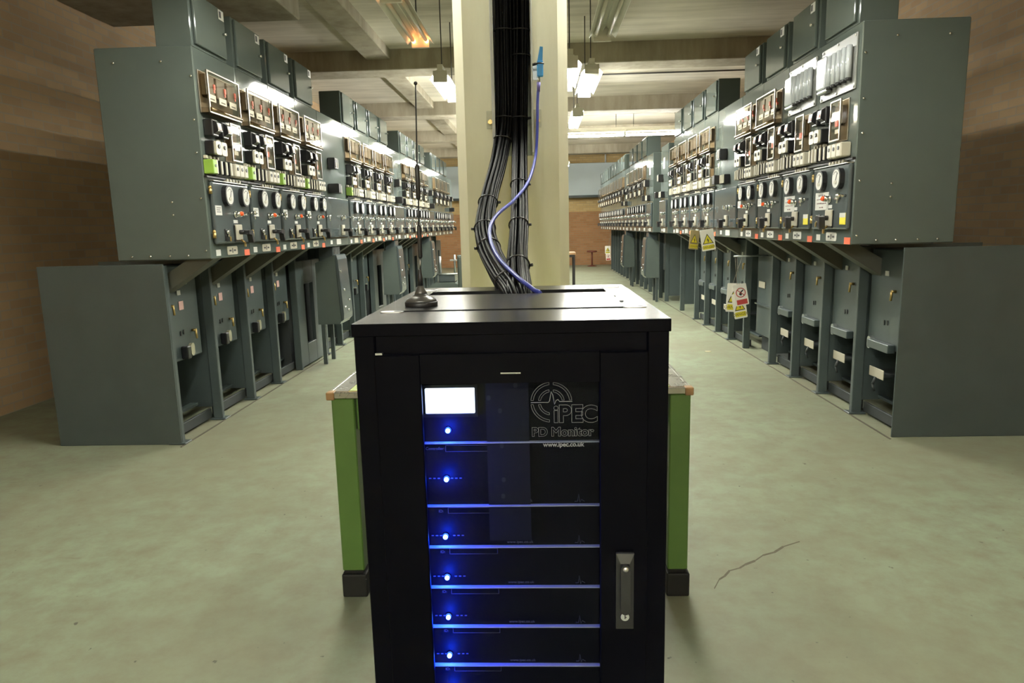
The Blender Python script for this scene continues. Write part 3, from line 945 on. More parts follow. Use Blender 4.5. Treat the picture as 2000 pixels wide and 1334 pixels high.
# interlock trunk that hangs below a blank section: tapered sides, rounded front cover
K['trunk'] = MB().prism([(0.21, 0.43), (-0.02, 0.43), (-0.035, 0.46), (-0.005, ZI), (0.20, 1.07)], 0.24, 0.60, 'YZ').mesh('trunk_body', PAINT)
K['trunkfront'] = MB().prism([(-0.037, 0.455), (-0.060, 0.475), (-0.066, 0.53), (-0.035, 1.10), (-0.022, 1.142), (-0.007, ZI)], 0.25, 0.59, 'YZ').mesh('front_cover', PAINTD)
K['trunkneck'] = MB().box(0.30, 0.55, 0.02, 0.18, 1.08, ZB - 0.001, 0.01).mesh('neck', PAINTD)
K['trunkleg'] = MB().box(0.27, 0.30, 0.15, 0.19, 0, 0.435).mesh('leg', PAINTL)
K['trunkleg2'] = MB().box(0.55, 0.58, 0.15, 0.19, 0, 0.435).mesh('leg', PAINTL)
K['trunkbolt'] = MB().ball((0, 0, 0), 0.014, 8).mesh('bolt', CHROME)
# floor door with a dark inspection slot
K['fdoor'] = MB().box(0.02, 0.22, FY, FY + 0.04, 0.02, 1.10, 0.004).box(0.22, 0.50, FY, FY + 0.04, 0.02, 0.24, 0.004).box(0.50, 0.765, FY, FY + 0.04, 0.02, 1.10, 0.004).box(0.22, 0.50, FY, FY + 0.04, 0.86, 1.10, 0.004).mesh('floor_door', PAINTL)
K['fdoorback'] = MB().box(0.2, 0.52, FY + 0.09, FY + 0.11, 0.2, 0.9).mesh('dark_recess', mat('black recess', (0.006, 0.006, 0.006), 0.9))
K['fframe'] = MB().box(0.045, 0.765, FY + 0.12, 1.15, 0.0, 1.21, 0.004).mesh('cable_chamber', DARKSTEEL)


K['plaincover'] = MB().box(0.045, 0.855, 0.45, 1.10, 0.18, 1.19, 0.006).mesh('rear_cover', PAINTL)
K['plainledge'] = MB().box(0.05, 0.85, 0.425, 0.4495, 0.50, 0.515).box(0.05, 0.85, 0.435, 0.4495, 1.02, 1.032).mesh('ledge', PAINTL)
K['plainkick'] = MB().box(0.045, 0.855, 0.52, 0.54, 0.0, 0.17).mesh('kick_plate', DARKSTEEL)


def blank_nodes(w, key, plain=False, sheet=False):
    n = [Nd('panel', K['bpanel' + key]), Nd('door', K['bdoor' + key])]
    k = 0.05 if w < 0.7 else 0.22
    n.append(Nd('control_switch', K['bswitch'], (k + 0.03, -0.001, 2.01), kids=[Nd('switch_bars', K['bswbar'])]))
    n.append(Nd('terminal_box', K['bblock'], (k, -0.001, 1.77)))
    for x in (0.12, 0.165, 0.21, 0.255):
        n.append(Nd('fuse_carrier', K['fuse'], (k + x, -0.001, 1.772), kids=[Nd('front_strip', K['fusefront'])]))
    n.append(Nd('handle_plate', K['hplate'], (w * 0.62, -0.030, 1.402), kids=[Nd('pistol_grip', K['grip'])]))
    n.append(Nd('indicator_lamp', K['lamp'], (w * 0.62, -0.030, 1.53)))
    n.append(Nd('latch_knob', K['latch'], (w - 0.06, -0.030, 1.535)))
    n.append(Nd('circuit_label', K['lab_c2'], (w * 0.55, -0.0005, 1.280)))
    n.append(Nd('label', K['lab_w'], (w * 0.25, -0.0005, 1.280)))
    if sheet:
        n.append(Nd('paper_sheet', K['bsheet'], (w * 0.45, -0.0005, 2.28)))
    n.append(Nd('post', K['post']))
    if plain:
        n.append(Nd('rear_cover', K['plaincover'], kids=[Nd('ledge', K['plainledge']), Nd('number_plate', K['tanklab'], (0.22, 0.447, 0.72))]))
        n.append(Nd('kick_plate', K['plainkick']))
    elif w > 0.7:
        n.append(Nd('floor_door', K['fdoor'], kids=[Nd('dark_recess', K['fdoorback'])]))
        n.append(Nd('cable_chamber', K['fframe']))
    else:
        n.append(Nd('partition', K['part']))
        n.append(Nd('breaker_tank', K['tank']))
    return n


BW, BN, BM = blank_nodes(0.86, 'W'), blank_nodes(0.60, 'N', sheet=True), blank_nodes(0.775, 'M')
BR = blank_nodes(0.86, 'W', plain=True)


def trunk_thing(side, y, label):
    t = thing('interlock_trunk', label, 'cable box', (XL if side == 'L' else XR, y, 0), pi / 2 if side == 'L' else -pi / 2, 'interlock trunks under the panels')
    link('trunk_body', K['trunk'], t)
    fc = link('front_cover', K['trunkfront'], t)
    link('neck', K['trunkneck'], t)
    link('leg', K['trunkleg'], t)
    link('leg', K['trunkleg2'], t)
    for x, yy, z in ((0.29, -0.045, 0.98), (0.36, -0.052, 0.78), (0.50, -0.058, 0.66), (0.33, -0.062, 0.60), (0.44, -0.064, 0.56)):
        link('bolt', K['trunkbolt'], fc, (x, yy, z))
    return t


def ystart(side, y, w):
    return (XL, y, 0) if side == 'L' else (XR, y + w, 0)


def cubicle(side, y, style, lod, label, w=W, nodes=None):
    t = thing('switchgear_cubicle', label, 'switchgear', ystart(side, y, w), pi / 2 if side == 'L' else -pi / 2,
              '%s row of switchgear cubicles' % ('left' if side == 'L' else 'right'))
    for nd in (nodes if nodes is not None else NODES[(side, style)]):
        place(nd, t, lod)
    return t


def end_bolts(t, side, yloc):
    """bolts along the end face of the row (local x = 0 on the left, x = W on the right)"""
    for y, z in ((0.02, 2.36), (0.025, 2.1), (0.03, 1.9), (0.03, 1.62), (0.03, 1.29), (0.15, 1.26), (0.27, 1.26), (0.40, 1.26), (0.52, 1.26), (0.22, 1.60), (0.22, 1.52), (0.5, 2.45), (0.2, 2.45)):
        link('bolt', K['bolt'], t, (yloc, y, z))


K['endpost'] = MB().box(0, 0.012, FY, 1.16, 0, 1.21, 0.003).mesh('end_plate', PAINTL)
extraA = ['with green block at the near corner', 'with white sticker', 'with white sticker', 'beside the wide blank section']
left = []
for grp, y0 in enumerate((4.37, 7.64, 10.82, 14.00)):
    for i in range(4):
        left.append(('cell', y0 + W * i, grp))
    if grp < 3:
        left.append(('blank', y0 + 4 * W, grp))
left.append(('blank', 14.005 + 4 * W, 3))
ci = bi = 0
for kind, y, grp in left:
    if kind == 'cell':
        lod = 0 if grp == 0 else (1 if grp <= 2 else 2)
        ex = (', showing its bare end', '', '', ', before the blank')[ci] if ci < 4 else ''
        t = cubicle('L', y, 'A' if grp == 0 else ('G' if ci == 4 else 'F'), lod, 'grey switchgear cubicle in the left row, %s from the near end%s' % (ORD[ci], ex))
        if ci == 0:
            end_bolts(t, 'L', 0.0)
            link('end_plate', K['endpost'], t, (-0.013, 0, 0))
        ci += 1
    else:
        cubicle('L', y, None, 0, 'blank switchgear section in the left row, %s from the near end' % ORD[bi], 0.86 if bi == 0 else 0.775, BW if bi == 0 else BM)
        bi += 1
trunk_thing('L', 6.77 + 0.02, 'large grey tapered trunk under the first blank section of the left row')
trunk_thing('L', 10.02 - 0.1, 'dark grey tapered trunk in the left row, second from the near end')
trunk_thing('L', 13.2, 'grey trunk in the left row, farthest from the camera')

ci = bi = 0
right = [('E', 4.35, 0), ('E', 4.95, 0), ('A', 5.55, 0), ('A', 6.15, 0), ('bw', 6.75, 0)]
right += [('F', 7.61 + W * i, 1) for i in range(4)]
right += [('bn', 10.42, 1), ('bn', 11.76, 1)]
right += [('F', 12.37 + W * i, 2) for i in range(4)]
right += [('bn', 14.79, 2)]
right += [('F', 15.40 + W * i, 2) for i in range(10)]
for kind, y, lod in right:
    if kind in ('bw', 'bn'):
        w = 0.86 if kind == 'bw' else 0.60
        nm = ('wide blank switchgear section in the right row behind the hanging signs', 'narrow stand-alone panel with white sheet in the right row',
              'narrow panel with white sheet heading the far group of the right row', 'narrow blank panel within the far group of the right row')[bi]
        cubicle('R', y, None, 0, nm, w, BR if kind == 'bw' else BN)
        bi += 1
    else:
        ex = (', with glossy capsules', ', with glossy capsules', '', ', before the blank')[ci] if ci < 4 else ''
        t = cubicle('R', y, kind, lod, 'grey switchgear cubicle in the right row, %s from the near end%s' % (ORD[ci], ex))
        if ci == 0:
            end_bolts(t, 'R', W)
            link('end_plate', K['endpost'], t, (W + 0.001, 0, 0))
        ci += 1
trunk_thing('R', 12.36 + 0.5, 'dark grey trunk under the far right row, the nearer of two')
trunk_thing('R', 15.4 + 0.6, 'pale grey tapered trunk under the far right row, the farther of two')

# steel floor channel along the foot of each row
CHN = mat('floor channel steel', (0.10, 0.085, 0.06), 0.6, var=0.25, scale=8)
for nm, x, ya, yb in (('left', -2.395, 4.3, 18.0), ('right', 2.225, 4.3, 21.5)):
    o = link('floor_channel', MB().box(x - 0.006, x + 0.006, ya, yb, 0.0, 0.004).mesh('floor_channel', CHN))
    tag(o, 'thin steel edging in the floor along the %s row' % nm, 'floor edging')

# ------------------------------------------------------------------ the black rack
RX0, RX1, RY0, RY1, RZ = -0.356, 0.244, 1.285, 2.045, 1.222
RACK = mat('black powder coat', (0.0010, 0.0011, 0.0026), 0.38, spec=0.05, var=0.12, scale=30, rvar=0.03)
RACKTOP = mat('black powder coat lid', (0.012, 0.0125, 0.0125), 0.25, var=0.10, scale=20, spec=0.42)
TINT = glass_mat('tinted rack glass', (0.72, 0.74, 0.76), 0.0, 0.02, 1.20)
ETCH = mat('etched lettering', (0.24, 0.245, 0.26), 0.6, var=0.05, scale=40)
rack = thing('equipment_rack', 'tall black equipment rack with glazed door in front of the column', 'rack', (0, 0, 0))
# lid with the cable slot left open
sx0, sx1, sy0, sy1 = -0.295, 0.180, 1.805, 1.915
zl0 = RZ - 0.022
b = MB()
b.box(RX0 - 0.003, RX1 + 0.003, RY0 - 0.0008, sy0, zl0, RZ)
b.box(RX0 - 0.003, RX1 + 0.003, sy1, RY1, zl0, RZ, 0.0015)
b.box(RX0 - 0.003, sx0, sy0, sy1, zl0, RZ)
b.box(sx1, RX1 + 0.003, sy0, sy1, zl0, RZ)
lid = link('lid', b.mesh('lid', RACKTOP), rack)
link('lid_edge', MB().box(RX0 - 0.003, RX1 + 0.003, RY0 - 0.004, RY0 - 0.001, zl0 - 0.002, RZ, 0.0008).mesh('lid_edge', RACK), lid)
# seam of the removable cover plate and the lifting-eye cut-outs with bright washers
link('cover_plate', MB().box(-0.30, 0.185, 1.47, 1.80, RZ + 0.0003, RZ + 0.0022, 0.0006).mesh('cover_plate', RACKTOP), lid)
for x, y in ((-0.318, 1.465), (0.205, 1.475), (-0.314, 1.955), (0.202, 1.952)):
    e = link('eye_plate', MB().prism(rrect(0, 0, 0.050, 0.030, 0.012, 4), 0, 0.0016, 'XY').mesh('eye_plate', ALU), lid, (x, y, RZ))
    link('eye_hole', MB().prism(rrect(0, 0, 0.016, 0.010, 0.005, 3), 0.0017, 0.0022, 'XY').mesh('eye_hole', INK), e, (0.012, 0, 0))
for x, y in ((0.185, 1.70), (0.190, 1.585)):
    link('screw', MB().rod((0, 0, 0), (0, 0, 0.002), 0.005, 8).mesh('screw', INK), lid, (x, y, RZ))
# carcass
for x0, x1, nm in ((RX0, RX0 + 0.040, 'front_post'), (RX1 - 0.040, RX1, 'front_post')):
    link(nm, MB().box(x0, x1, RY0, RY0 + 0.06, 0.03, zl0 - 0.001, 0.002).mesh(nm, RACK), rack)
link('top_rail', MB().box(RX0 + 0.0405, RX1 - 0.0405, RY0 + 0.001, RY0 + 0.06, 1.128, zl0 - 0.0005, 0.002).mesh('top_rail', RACK), rack)
link('bottom_rail', MB().box(RX0 + 0.0405, RX1 - 0.0405, RY0 + 0.001, RY0 + 0.06, 0.03, 0.075, 0.002).mesh('bottom_rail', RACK), rack)
link('side_panel', MB().box(RX0, RX0 + 0.004, RY0 + 0.061, RY1, 0.03, zl0 - 0.001).mesh('side_panel', RACK), rack)
link('side_panel', MB().box(RX1 - 0.004, RX1, RY0 + 0.061, RY1, 0.03, zl0 - 0.001).mesh('side_panel', RACK), rack)
link('back_panel', MB().box(RX0 + 0.005, RX1 - 0.005, RY1 - 0.004, RY1, 0.03, zl0 - 0.001).mesh('back_panel', RACK), rack)
link('base_panel', MB().box(RX0 + 0.005, RX1 - 0.005, RY0 + 0.061, RY1 - 0.005, 0.03, 0.04).mesh('base_panel', RACK), rack)
for x in (RX0 + 0.05, RX1 - 0.05):
    for y in (RY0 + 0.06, RY1 - 0.06):
        link('foot', MB().rod((x, y, 0), (x, y, 0.03), 0.022, 12).mesh('foot', SATIN), rack)
# door with window opening
dx0, dx1, dz0, dz1 = -0.316, 0.204, 0.085, 1.163
wx0, wx1, wz0, wz1 = -0.228, 0.112, 0.16, 1.106
b = MB()
b.box(dx0, wx0, RY0 - 0.014, RY0 - 0.001, dz0, dz1, 0.002)
b.box(wx1, dx1, RY0 - 0.014, RY0 - 0.001, dz0, dz1, 0.002)
b.box(wx0, wx1, RY0 - 0.014, RY0 - 0.001, wz1, dz1, 0.0)
b.box(wx0, wx1, RY0 - 0.014, RY0 - 0.001, dz0, wz0, 0.0)
door = link('door', b.mesh('door', RACK), rack)
link('door_edge_clip', MB().box(-0.313, -0.300, RY0 - 0.012, RY0 - 0.003, dz1 + 0.0002, dz1 + 0.004).mesh('door_edge_clip', STEEL), door)
link('door_slot', MB().box(-0.075, -0.037, RY0 - 0.0155, RY0 - 0.0142, 1.124, 1.1265).mesh('door_slot', STEEL), door)
link('window_pane', MB().box(wx0 - 0.01, wx1 + 0.01, RY0 - 0.0008, RY0 + 0.0022, wz0 - 0.01, wz1 + 0.01).mesh('window_pane', TINT), door)
# swing handle
hx = 0.160
hb = MB().prism([(hx - 0.0175, 0.762), (hx + 0.0175, 0.762), (hx + 0.0175, 0.60), (hx - 0.0175, 0.60)], RY0 - 0.020, RY0 - 0.0142)
h = link('handle', hb.mesh('handle', mat('handle plastic', (0.008, 0.008, 0.008), 0.38, var=0.1, scale=40)), door)
link('thumb_flare', MB().prism([(hx - 0.0175, 0.763), (hx + 0.0175, 0.763), (hx + 0.009, 0.742), (hx - 0.009, 0.742)], RY0 - 0.026, RY0 - 0.0202).mesh('thumb_flare', mat('worn handle plastic', (0.07, 0.07, 0.068), 0.45, var=0.1)), h)
link('lever', MB().prism(rrect(hx, 0.690, 0.019, 0.105, 0.0094, 5), RY0 - 0.034, RY0 - 0.0203).mesh('lever', mat('lever plastic', (0.014, 0.014, 0.014), 0.25, var=0.1)), h)
link('lever_tip', MB().ball((hx, RY0 - 0.033, 0.734), 0.0065, 10, (1, 0.5, 0.9)).mesh('lever_tip', ALU), h)
lk = link('key_lock', MB().rod((hx, RY0 - 0.0202, 0.628), (hx, RY0 - 0.0245, 0.628), 0.0085, 20).mesh('key_lock', CHROME), h)
link('keyhole', MB().box(hx - 0.001, hx + 0.001, RY0 - 0.0252, RY0 - 0.0246, 0.624, 0.633).box(hx, hx + 0.003, RY0 - 0.0252, RY0 - 0.0246, 0.6265, 0.6285).mesh('keyhole', INK), lk)

# lettering etched on the glass: outlined rings, pulse line, letters
LY = RY0 - 0.0012


def etched(me, x, z, name):
    o = link(name, me, door, (x, LY, z))
    o.rotation_euler = (pi / 2, 0, 0)
    return o


lc = Vector((0.0205, 0, 1.0635))
rs = 0.00035


def arc(r, a0, a1, n=24):
    return [(lc.x + r * cos(radians(a0 + (a1 - a0) * k / n)), LY, lc.z + r * sin(radians(a0 + (a1 - a0) * k / n))) for k in range(n + 1)]


b = MB()
for r0, r1, gap in ((0.0350, 0.0395, 0.0040), (0.0210, 0.0252, 0.0040)):
    for q0 in (0, 90, 180):
        g0, g1 = math.degrees(math.asin(gap / r0)), math.degrees(math.asin(gap / r1))
        outline = arc(r1, q0 + g1, q0 + 90 - g1) + arc(r0, q0 + 90 - g0, q0 + g0)
        b.tube(outline, rs, 5, True)
link('logo_rings', b.mesh('logo_rings', ETCH), door)
pl = [(-0.0395, 0.0), (-0.006, 0.0), (-0.0035, 0.003), (0.0, 0.0215), (0.003, 0.014), (0.006, -0.004), (0.009, 0.0035), (0.0125, 0.0055), (0.016, 0.0015), (0.040, 0.0015)]
link('logo_pulse', MB().tube([(lc.x + u, LY, lc.z + v) for u, v in pl], 0.0007, 5).mesh('logo_pulse', ETCH), door)
for ch_, x, s_ in (('i', 0.0240, 0.047), ('P', 0.0338, 0.047), ('E', 0.0575, 0.047), ('C', 0.0772, 0.045)):
    etched(text_mesh('logo_letter', ch_, s_, ETCH, outline=rs, offset=0.0016), x, 1.0245, 'logo_letter')
etched(text_mesh('logo_title', 'PD Monitor', 0.0245, ETCH, outline=0.00028, offset=0.0008, spacing=1.0), -0.0185, 0.9965, 'logo_title')
etched(text_mesh('logo_address', 'www.ipec.co.uk', 0.0125, ETCH, offset=0.00030, spacing=0.98), 0.0035, 0.9750, 'logo_address')

# ------------------------------------------------------------------ units in the rack
UY = 1.335
UNIT = mat('unit front panel', (0.003, 0.003, 0.007), 0.5, spec=0.1, var=0.15, scale=15)
LIP = mat('bright unit lip', (0.85, 0.85, 0.83), 0.5, 0.0, var=0.05, scale=6)
LEDM = mat('blue led', (0.2, 0.5, 1.0), 0.3, var=0.01, emit=(0.10, 0.30, 1.0), estr=30.0)
LCDM = mat('blue white lcd', (0.8, 0.9, 1.0), 0.4, var=0.01, emit=(0.62, 0.78, 1.0), estr=2.6)
PRINT = mat('panel print', (0.18, 0.185, 0.22), 0.6, var=0.05, scale=40)


def led_light(t, x, z, power):
    l = bpy.data.lights.new('led_light', 'POINT')
    l.energy = power
    l.color = (0.0, 0.03, 1.0)
    l.shadow_soft_size = 0.005
    o = bpy.data.objects.new('led_light', l)
    C.objects.link(o)
    o.location = (x, UY - 0.028, z)
    o.parent = t


edges = [(0.970, 1.118, -0.188, 0.996, 'top monitor unit with a bright blue-white screen in the rack'),
         (0.835, 0.970, -0.195, 0.893, 'controller unit with a blue light, second from the top of the rack'),
         (0.745, 0.835, -0.202, 0.768, 'slim unit with a blue light, third from the top of the rack'),
         (0.655, 0.745, -0.202, 0.677, 'slim unit with a blue light, fourth from the top of the rack'),
         (0.565, 0.655, -0.203, 0.587, 'slim unit with a blue light, fifth from the top of the rack'),
         (0.475, 0.565, -0.204, 0.498, 'slim unit with a blue light, sixth from the top of the rack'),
         (0.385, 0.475, -0.204, 0.408, 'slim unit seventh from the top of the rack, cut by the frame edge')]
CAPT = text_mesh('caption', 'www.ipec.co.uk', 0.0085, PRINT, extrude=0.0002)
for k, (z0, z1, lx, lz, lb) in enumerate(edges):
    t = thing('rack_unit', lb, 'rack unit', (0, 0, 0), 0, 'units in the black rack')
    link('front_panel', MB().box(-0.262, 0.148, UY, UY + 0.004, z0 + 0.002, z1 - 0.002).mesh('front_panel', UNIT), t)
    link('chassis', MB().box(-0.235, 0.12, UY + 0.0045, UY + 0.35, z0 + 0.004, z1 - 0.004).mesh('chassis', RACK), t)
    link('lip', MB().box(-0.240, 0.124, UY - 0.010, UY - 0.0002, z0 - 0.0008, z0 + 0.0012).mesh('lip', LIP), t)
    ld = link('blue_led', MB().ball((lx, UY - 0.008, lz), 0.0048, 10).mesh('blue_led', LEDM), t)
    link('led_bezel', MB().rod((lx, UY, lz), (lx, UY - 0.004, lz), 0.007, 12).mesh('led_bezel', SATIN), t)
    led_light(t, lx, lz, 0.50)
    if k > 0:
        o = link('caption', CAPT, t, (-0.075, UY - 0.0006, z0 + 0.0055))
        o.rotation_euler = (pi / 2, 0, 0)
        pz = z0 + 0.006
        pts_ = [(0.066, pz), (0.072, pz), (0.074, pz + 0.016), (0.077, pz - 0.002), (0.080, pz + 0.004), (0.086, pz)]
        link('pulse_mark', MB().tube([(u, UY - 0.0008, v) for u, v in pts_], 0.0006, 5).mesh('pulse_mark', PRINT), t)
        b = MB()
        xa, xb, za, zb = (-0.195, -0.095, z1 - 0.018, z1 - 0.006) if k > 1 else (-0.195, -0.092, z1 - 0.020, z1 - 0.007)
        for p, q in (((xa, za), (xb, za)), ((xb, za), (xb, zb)), ((xb, zb), (xa, zb)), ((xa, zb), (xa, za))):
            b.rod((p[0], UY - 0.0006, p[1]), (q[0], UY - 0.0006, q[1]), 0.0004, 5)
        link('name_box', b.mesh('name_box', PRINT), t)
        o = link('caption', text_mesh('caption', 'Controller:' if k == 1 else 'ID:', 0.0085, PRINT, extrude=0.0002), t, (-0.236 if k == 1 else -0.215, UY - 0.0006, z1 - 0.016))
        o.rotation_euler = (pi / 2, 0, 0)
        b = MB()
        for q in range(8):
            if q in (3, 4):
                continue
            b.box(-0.232 + 0.009 * q, -0.227 + 0.009 * q, UY - 0.001, UY - 0.0002, lz - 0.001, lz + 0.001)
        link('tick_marks', b.mesh('tick_marks', PRINT), t)
    else:
        sc = link('screen', MB().box(-0.231, -0.132, UY - 0.008, UY - 0.0005, 1.032, 1.083, 0.001).mesh('screen', LCDM), t)
        link('screen_frame', MB().box(-0.236, -0.127, UY - 0.006, UY - 0.0003, 1.024, 1.030).box(-0.1305, -0.1265, UY - 0.006, UY - 0.0003, 1.030, 1.090).box(-0.236, -0.127, UY - 0.006, UY - 0.0003, 1.085, 1.090).mesh('screen_frame', BLACK), t)
        l = bpy.data.lights.new('screen_light', 'AREA')
        l.shape = 'RECTANGLE'
        l.size, l.size_y = 0.098, 0.05
        l.energy = 0.02
        l.color = (0.12, 0.22, 1.0)
        o = bpy.data.objects.new('screen_light', l)
        C.objects.link(o)
        o.location = (-0.181, UY - 0.009, 1.0575)
        o.rotation_euler = (pi / 2, 0, 0)
        o.parent = t
# strip with dark spots, added to stand in for a reflection in the glass
b = MB()
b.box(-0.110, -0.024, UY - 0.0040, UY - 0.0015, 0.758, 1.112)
st = link('reflection_strip', b.mesh('reflection_strip', mat('grey strip painted as reflection', (0.016, 0.017, 0.028), 0.5, spec=0.15, var=0.08, scale=20)))
tag(st, 'dull grey strip painted as reflection behind the rack glass', 'painted reflection')
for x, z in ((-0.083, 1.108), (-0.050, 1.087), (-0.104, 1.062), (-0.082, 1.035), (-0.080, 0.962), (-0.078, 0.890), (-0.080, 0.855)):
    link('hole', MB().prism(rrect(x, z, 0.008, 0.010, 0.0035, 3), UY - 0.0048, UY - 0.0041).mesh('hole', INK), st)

# ------------------------------------------------------------------ antenna on the rack lid
AX, AY = -0.270, 1.560
ANT = mat('matt black antenna', (0.016, 0.016, 0.016), 0.45, var=0.15, scale=30)
ANTC = mat('grey antenna cone', (0.16, 0.16, 0.155), 0.32, 0.6, var=0.1, scale=30)
t = thing('antenna', 'black magnetic whip antenna standing on the left of the rack lid', 'antenna', (AX, AY, RZ + 0.0005))
link('magnet_base', MB().lathe([(0.036, 0.0), (0.0375, 0.002), (0.0375, 0.010), (0.036, 0.012)]).mesh('magnet_base', ANT), t)
link('base_cone', MB().lathe([(0.0355, 0.0121), (0.033, 0.017), (0.022, 0.023), (0.0155, 0.0262), (0.0150, 0.0285)]).mesh('base_cone', ANTC), t)
link('collar', MB().lathe([(0.0145, 0.0286), (0.0125, 0.034), (0.0085, 0.042), (0.0068, 0.047), (0.0062, 0.0475)]).mesh('collar', ANTC), t)
link('gland', MB().lathe([(0.0062, 0.0476), (0.0058, 0.066), (0.0036, 0.084), (0.0032, 0.0845)], seg=16).mesh('gland', ANT), t)
link('ferrule', MB().rod((0.0012, 0, 0.0846), (0.0016, 0, 0.112), 0.0024, 10).mesh('ferrule', STEEL), t)
link('lower_sleeve', MB().lathe([(0.0030, 0.110), (0.0048, 0.113), (0.0050, 0.180), (0.0030, 0.186)], (0.0025, 0, 0), 16).mesh('lower_sleeve', ANT), t)
link('upper_sleeve', MB().lathe([(0.0028, 0.240), (0.0052, 0.244), (0.0052, 0.312), (0.0030, 0.318)], (0.0045, 0, 0), 16).mesh('upper_sleeve', ANT), t)
link('whip', MB().rod((0.0025, 0, 0.184), (0.0045, 0, 0.242), 0.0017, 8).rod((0.0045, 0, 0.316), (0.0095, 0, 0.486), 0.0016, 8).mesh('whip', ANT), t)
link('tip', MB().ball((0.0096, 0, 0.489), 0.0042, 10).mesh('tip', ANT), t)

# ------------------------------------------------------------------ cable tray and cables on the column
t = thing('cable_tray', 'galvanised steel channel fixed to the front of the column', 'cable tray', (0, 0, 0))
link('channel', MB().box(-0.180, -0.014, 3.236, 3.239, 1.715, 3.60).box(-0.1900, -0.1770, 3.105, 3.239, 1.715, 3.60, 0.001).box(-0.0175, -0.0105, 3.105, 3.239, 1.715, 3.60, 0.001).mesh('channel', mat('pale channel steel', (0.50, 0.52, 0.50), 0.5, 0.0, var=0.1, scale=10)), t)
for s, x0, x1 in ((-1, -0.224, -0.1905), (1, -0.010, 0.026)):
    k = link('bracket', MB().box(x0, x1, 3.243, 3.2495, 1.840, 1.918, 0.001).mesh('bracket', mat('painted bracket', (0.44, 0.44, 0.32), 0.55, var=0.08)), t)
    xc = (x0 + x1) / 2
    link('bolt', MB().rod((xc, 3.243, 1.868), (xc, 3.232, 1.868), 0.011, 6).mesh('bolt', BRASS), k)
link('clip', MB().box(-0.0100, 0.010, 3.17, 3.176, 2.03, 2.10).mesh('clip', STEEL), t)


def catmull(P, n=10):
    P = [Vector(p) for p in P]
    Q = [P[0] * 2 - P[1]] + P + [P[-1] * 2 - P[-2]]
    out = []
    for i in range(1, len(Q) - 2):
        a, b_, c, d = Q[i - 1], Q[i], Q[i + 1], Q[i + 2]
        for k in range(n):
            u = k / n
            out.append(0.5 * ((2 * b_) + (c - a) * u + (2 * a - 5 * b_ + 4 * c - d) * u * u + (3 * b_ - a - 3 * c + d) * u ** 3))
    out.append(P[-1])
    return out


CABLE = mat('black cable sheath', (0.0022, 0.0022, 0.0026), 0.42, var=0.15, scale=30, spec=0.12)
TIE = mat('black nylon tie', (0.010, 0.010, 0.010), 0.3, var=0.1, scale=30)
LB = [(-0.130, 3.16, 3.55), (-0.130, 3.16, 2.9), (-0.132, 3.155, 2.352), (-0.134, 3.15, 2.103), (-0.137, 3.14, 1.867), (-0.160, 3.06, 1.688), (-0.194, 2.88, 1.529), (-0.199, 2.62, 1.405), (-0.164, 2.36, 1.318), (-0.107, 2.08, 1.252), (-0.060, 1.875, 1.210), (-0.03, 1.80, 1.10), (-0.02, 1.77, 0.9)]
RB = [(-0.057, 3.16, 3.55), (-0.057, 3.16, 2.9), (-0.060, 3.155, 2.350), (-0.064, 3.15, 2.101), (-0.069, 3.14, 1.865), (-0.072, 3.08, 1.709), (-0.074, 2.90, 1.527), (-0.072, 2.66, 1.402), (-0.071, 2.38, 1.305), (-0.061, 2.06, 1.262), (-0.052, 1.885, 1.215), (-0.045, 1.82, 1.10), (-0.04, 1.80, 0.9)]


def frames(path):
    n = len(path)
    res = []
    for i, p in enumerate(path):
        t_ = (path[min(i + 1, n - 1)] - path[max(i - 1, 0)]).normalized()
        x = Vector((1, 0, 0))
        x = (x - t_ * x.dot(t_)).normalized()
        res.append((p, x, t_.cross(x)))
    return res


def bundle(P, rx, seed, label, group):
    rnd = random.Random(seed)
    fr = frames(catmull(P, 8))
    n = len(fr)
    t = thing('cable_bundle', label, 'cable bundle', (0, 0, 0), 0, group)
    offs = [(1.0, 2 * pi * k / 13) for k in range(13)] + [(0.60, 2 * pi * k / 7 + 0.3) for k in range(7)] + [(0.1, 0.0)]
    for k, (rr, a) in enumerate(offs):
        w = rnd.uniform(-0.5, 0.5)
        ph = rnd.uniform(0, 6)
        pts = []
        for i, (p, x, y) in enumerate(fr):
            u = i / n
            aa = a + w * u + 0.14 * sin(9 * u + ph)
            r = rx * rr * (1.0 + 0.07 * sin(17 * u + ph))
            pts.append(p + x * (r * cos(aa)) + y * (r * sin(aa) * 0.85))
        link('cable', MB().tube(pts, 0.0058 if rr > 0.9 else 0.0062, 7).mesh('cable', CABLE), t)
    return fr, t


def ties(fr, bt, zs, rx, tails):
    for k, z in enumerate(zs):
        best = min(fr[: int(len(fr) * 0.86)], key=lambda f: abs(f[0].z - z))
        p, x, y = best
        ring = [p + x * ((rx + 0.0075) * cos(2 * pi * i / 22)) + y * ((rx * 0.85 + 0.0075) * sin(2 * pi * i / 22)) for i in range(22)]
        t = link('cable_tie', MB().tube([q - p for q in ring], 0.0028, 6, True).mesh('cable_tie', TIE), bt, p)
        s = 1 if tails[k % len(tails)] > 0 else -1
        e = x * (s * (rx + 0.006))
        hd = link('head', MB().rod(e, e + x * (s * 0.012) + Vector((0, -0.004, 0.002)), 0.0052, 6).mesh('head', TIE), t)


fl, bl_ = bundle(LB, 0.032, 3, 'black cable bundle that bows out to the left above the rack', 'cable bundles on the column')
fr_, br_ = bundle(RB, 0.030, 5, 'straight black cable bundle on the right of the tray', 'cable bundles on the column')
ties(fl, bl_, (2.224, 1.878, 1.776, 1.500, 1.392, 1.330, 1.236), 0.032, (-1, -1, 1, 1))
ties(fr_, br_, (2.23, 2.118, 1.861, 1.580, 1.408, 1.275), 0.030, (1,))

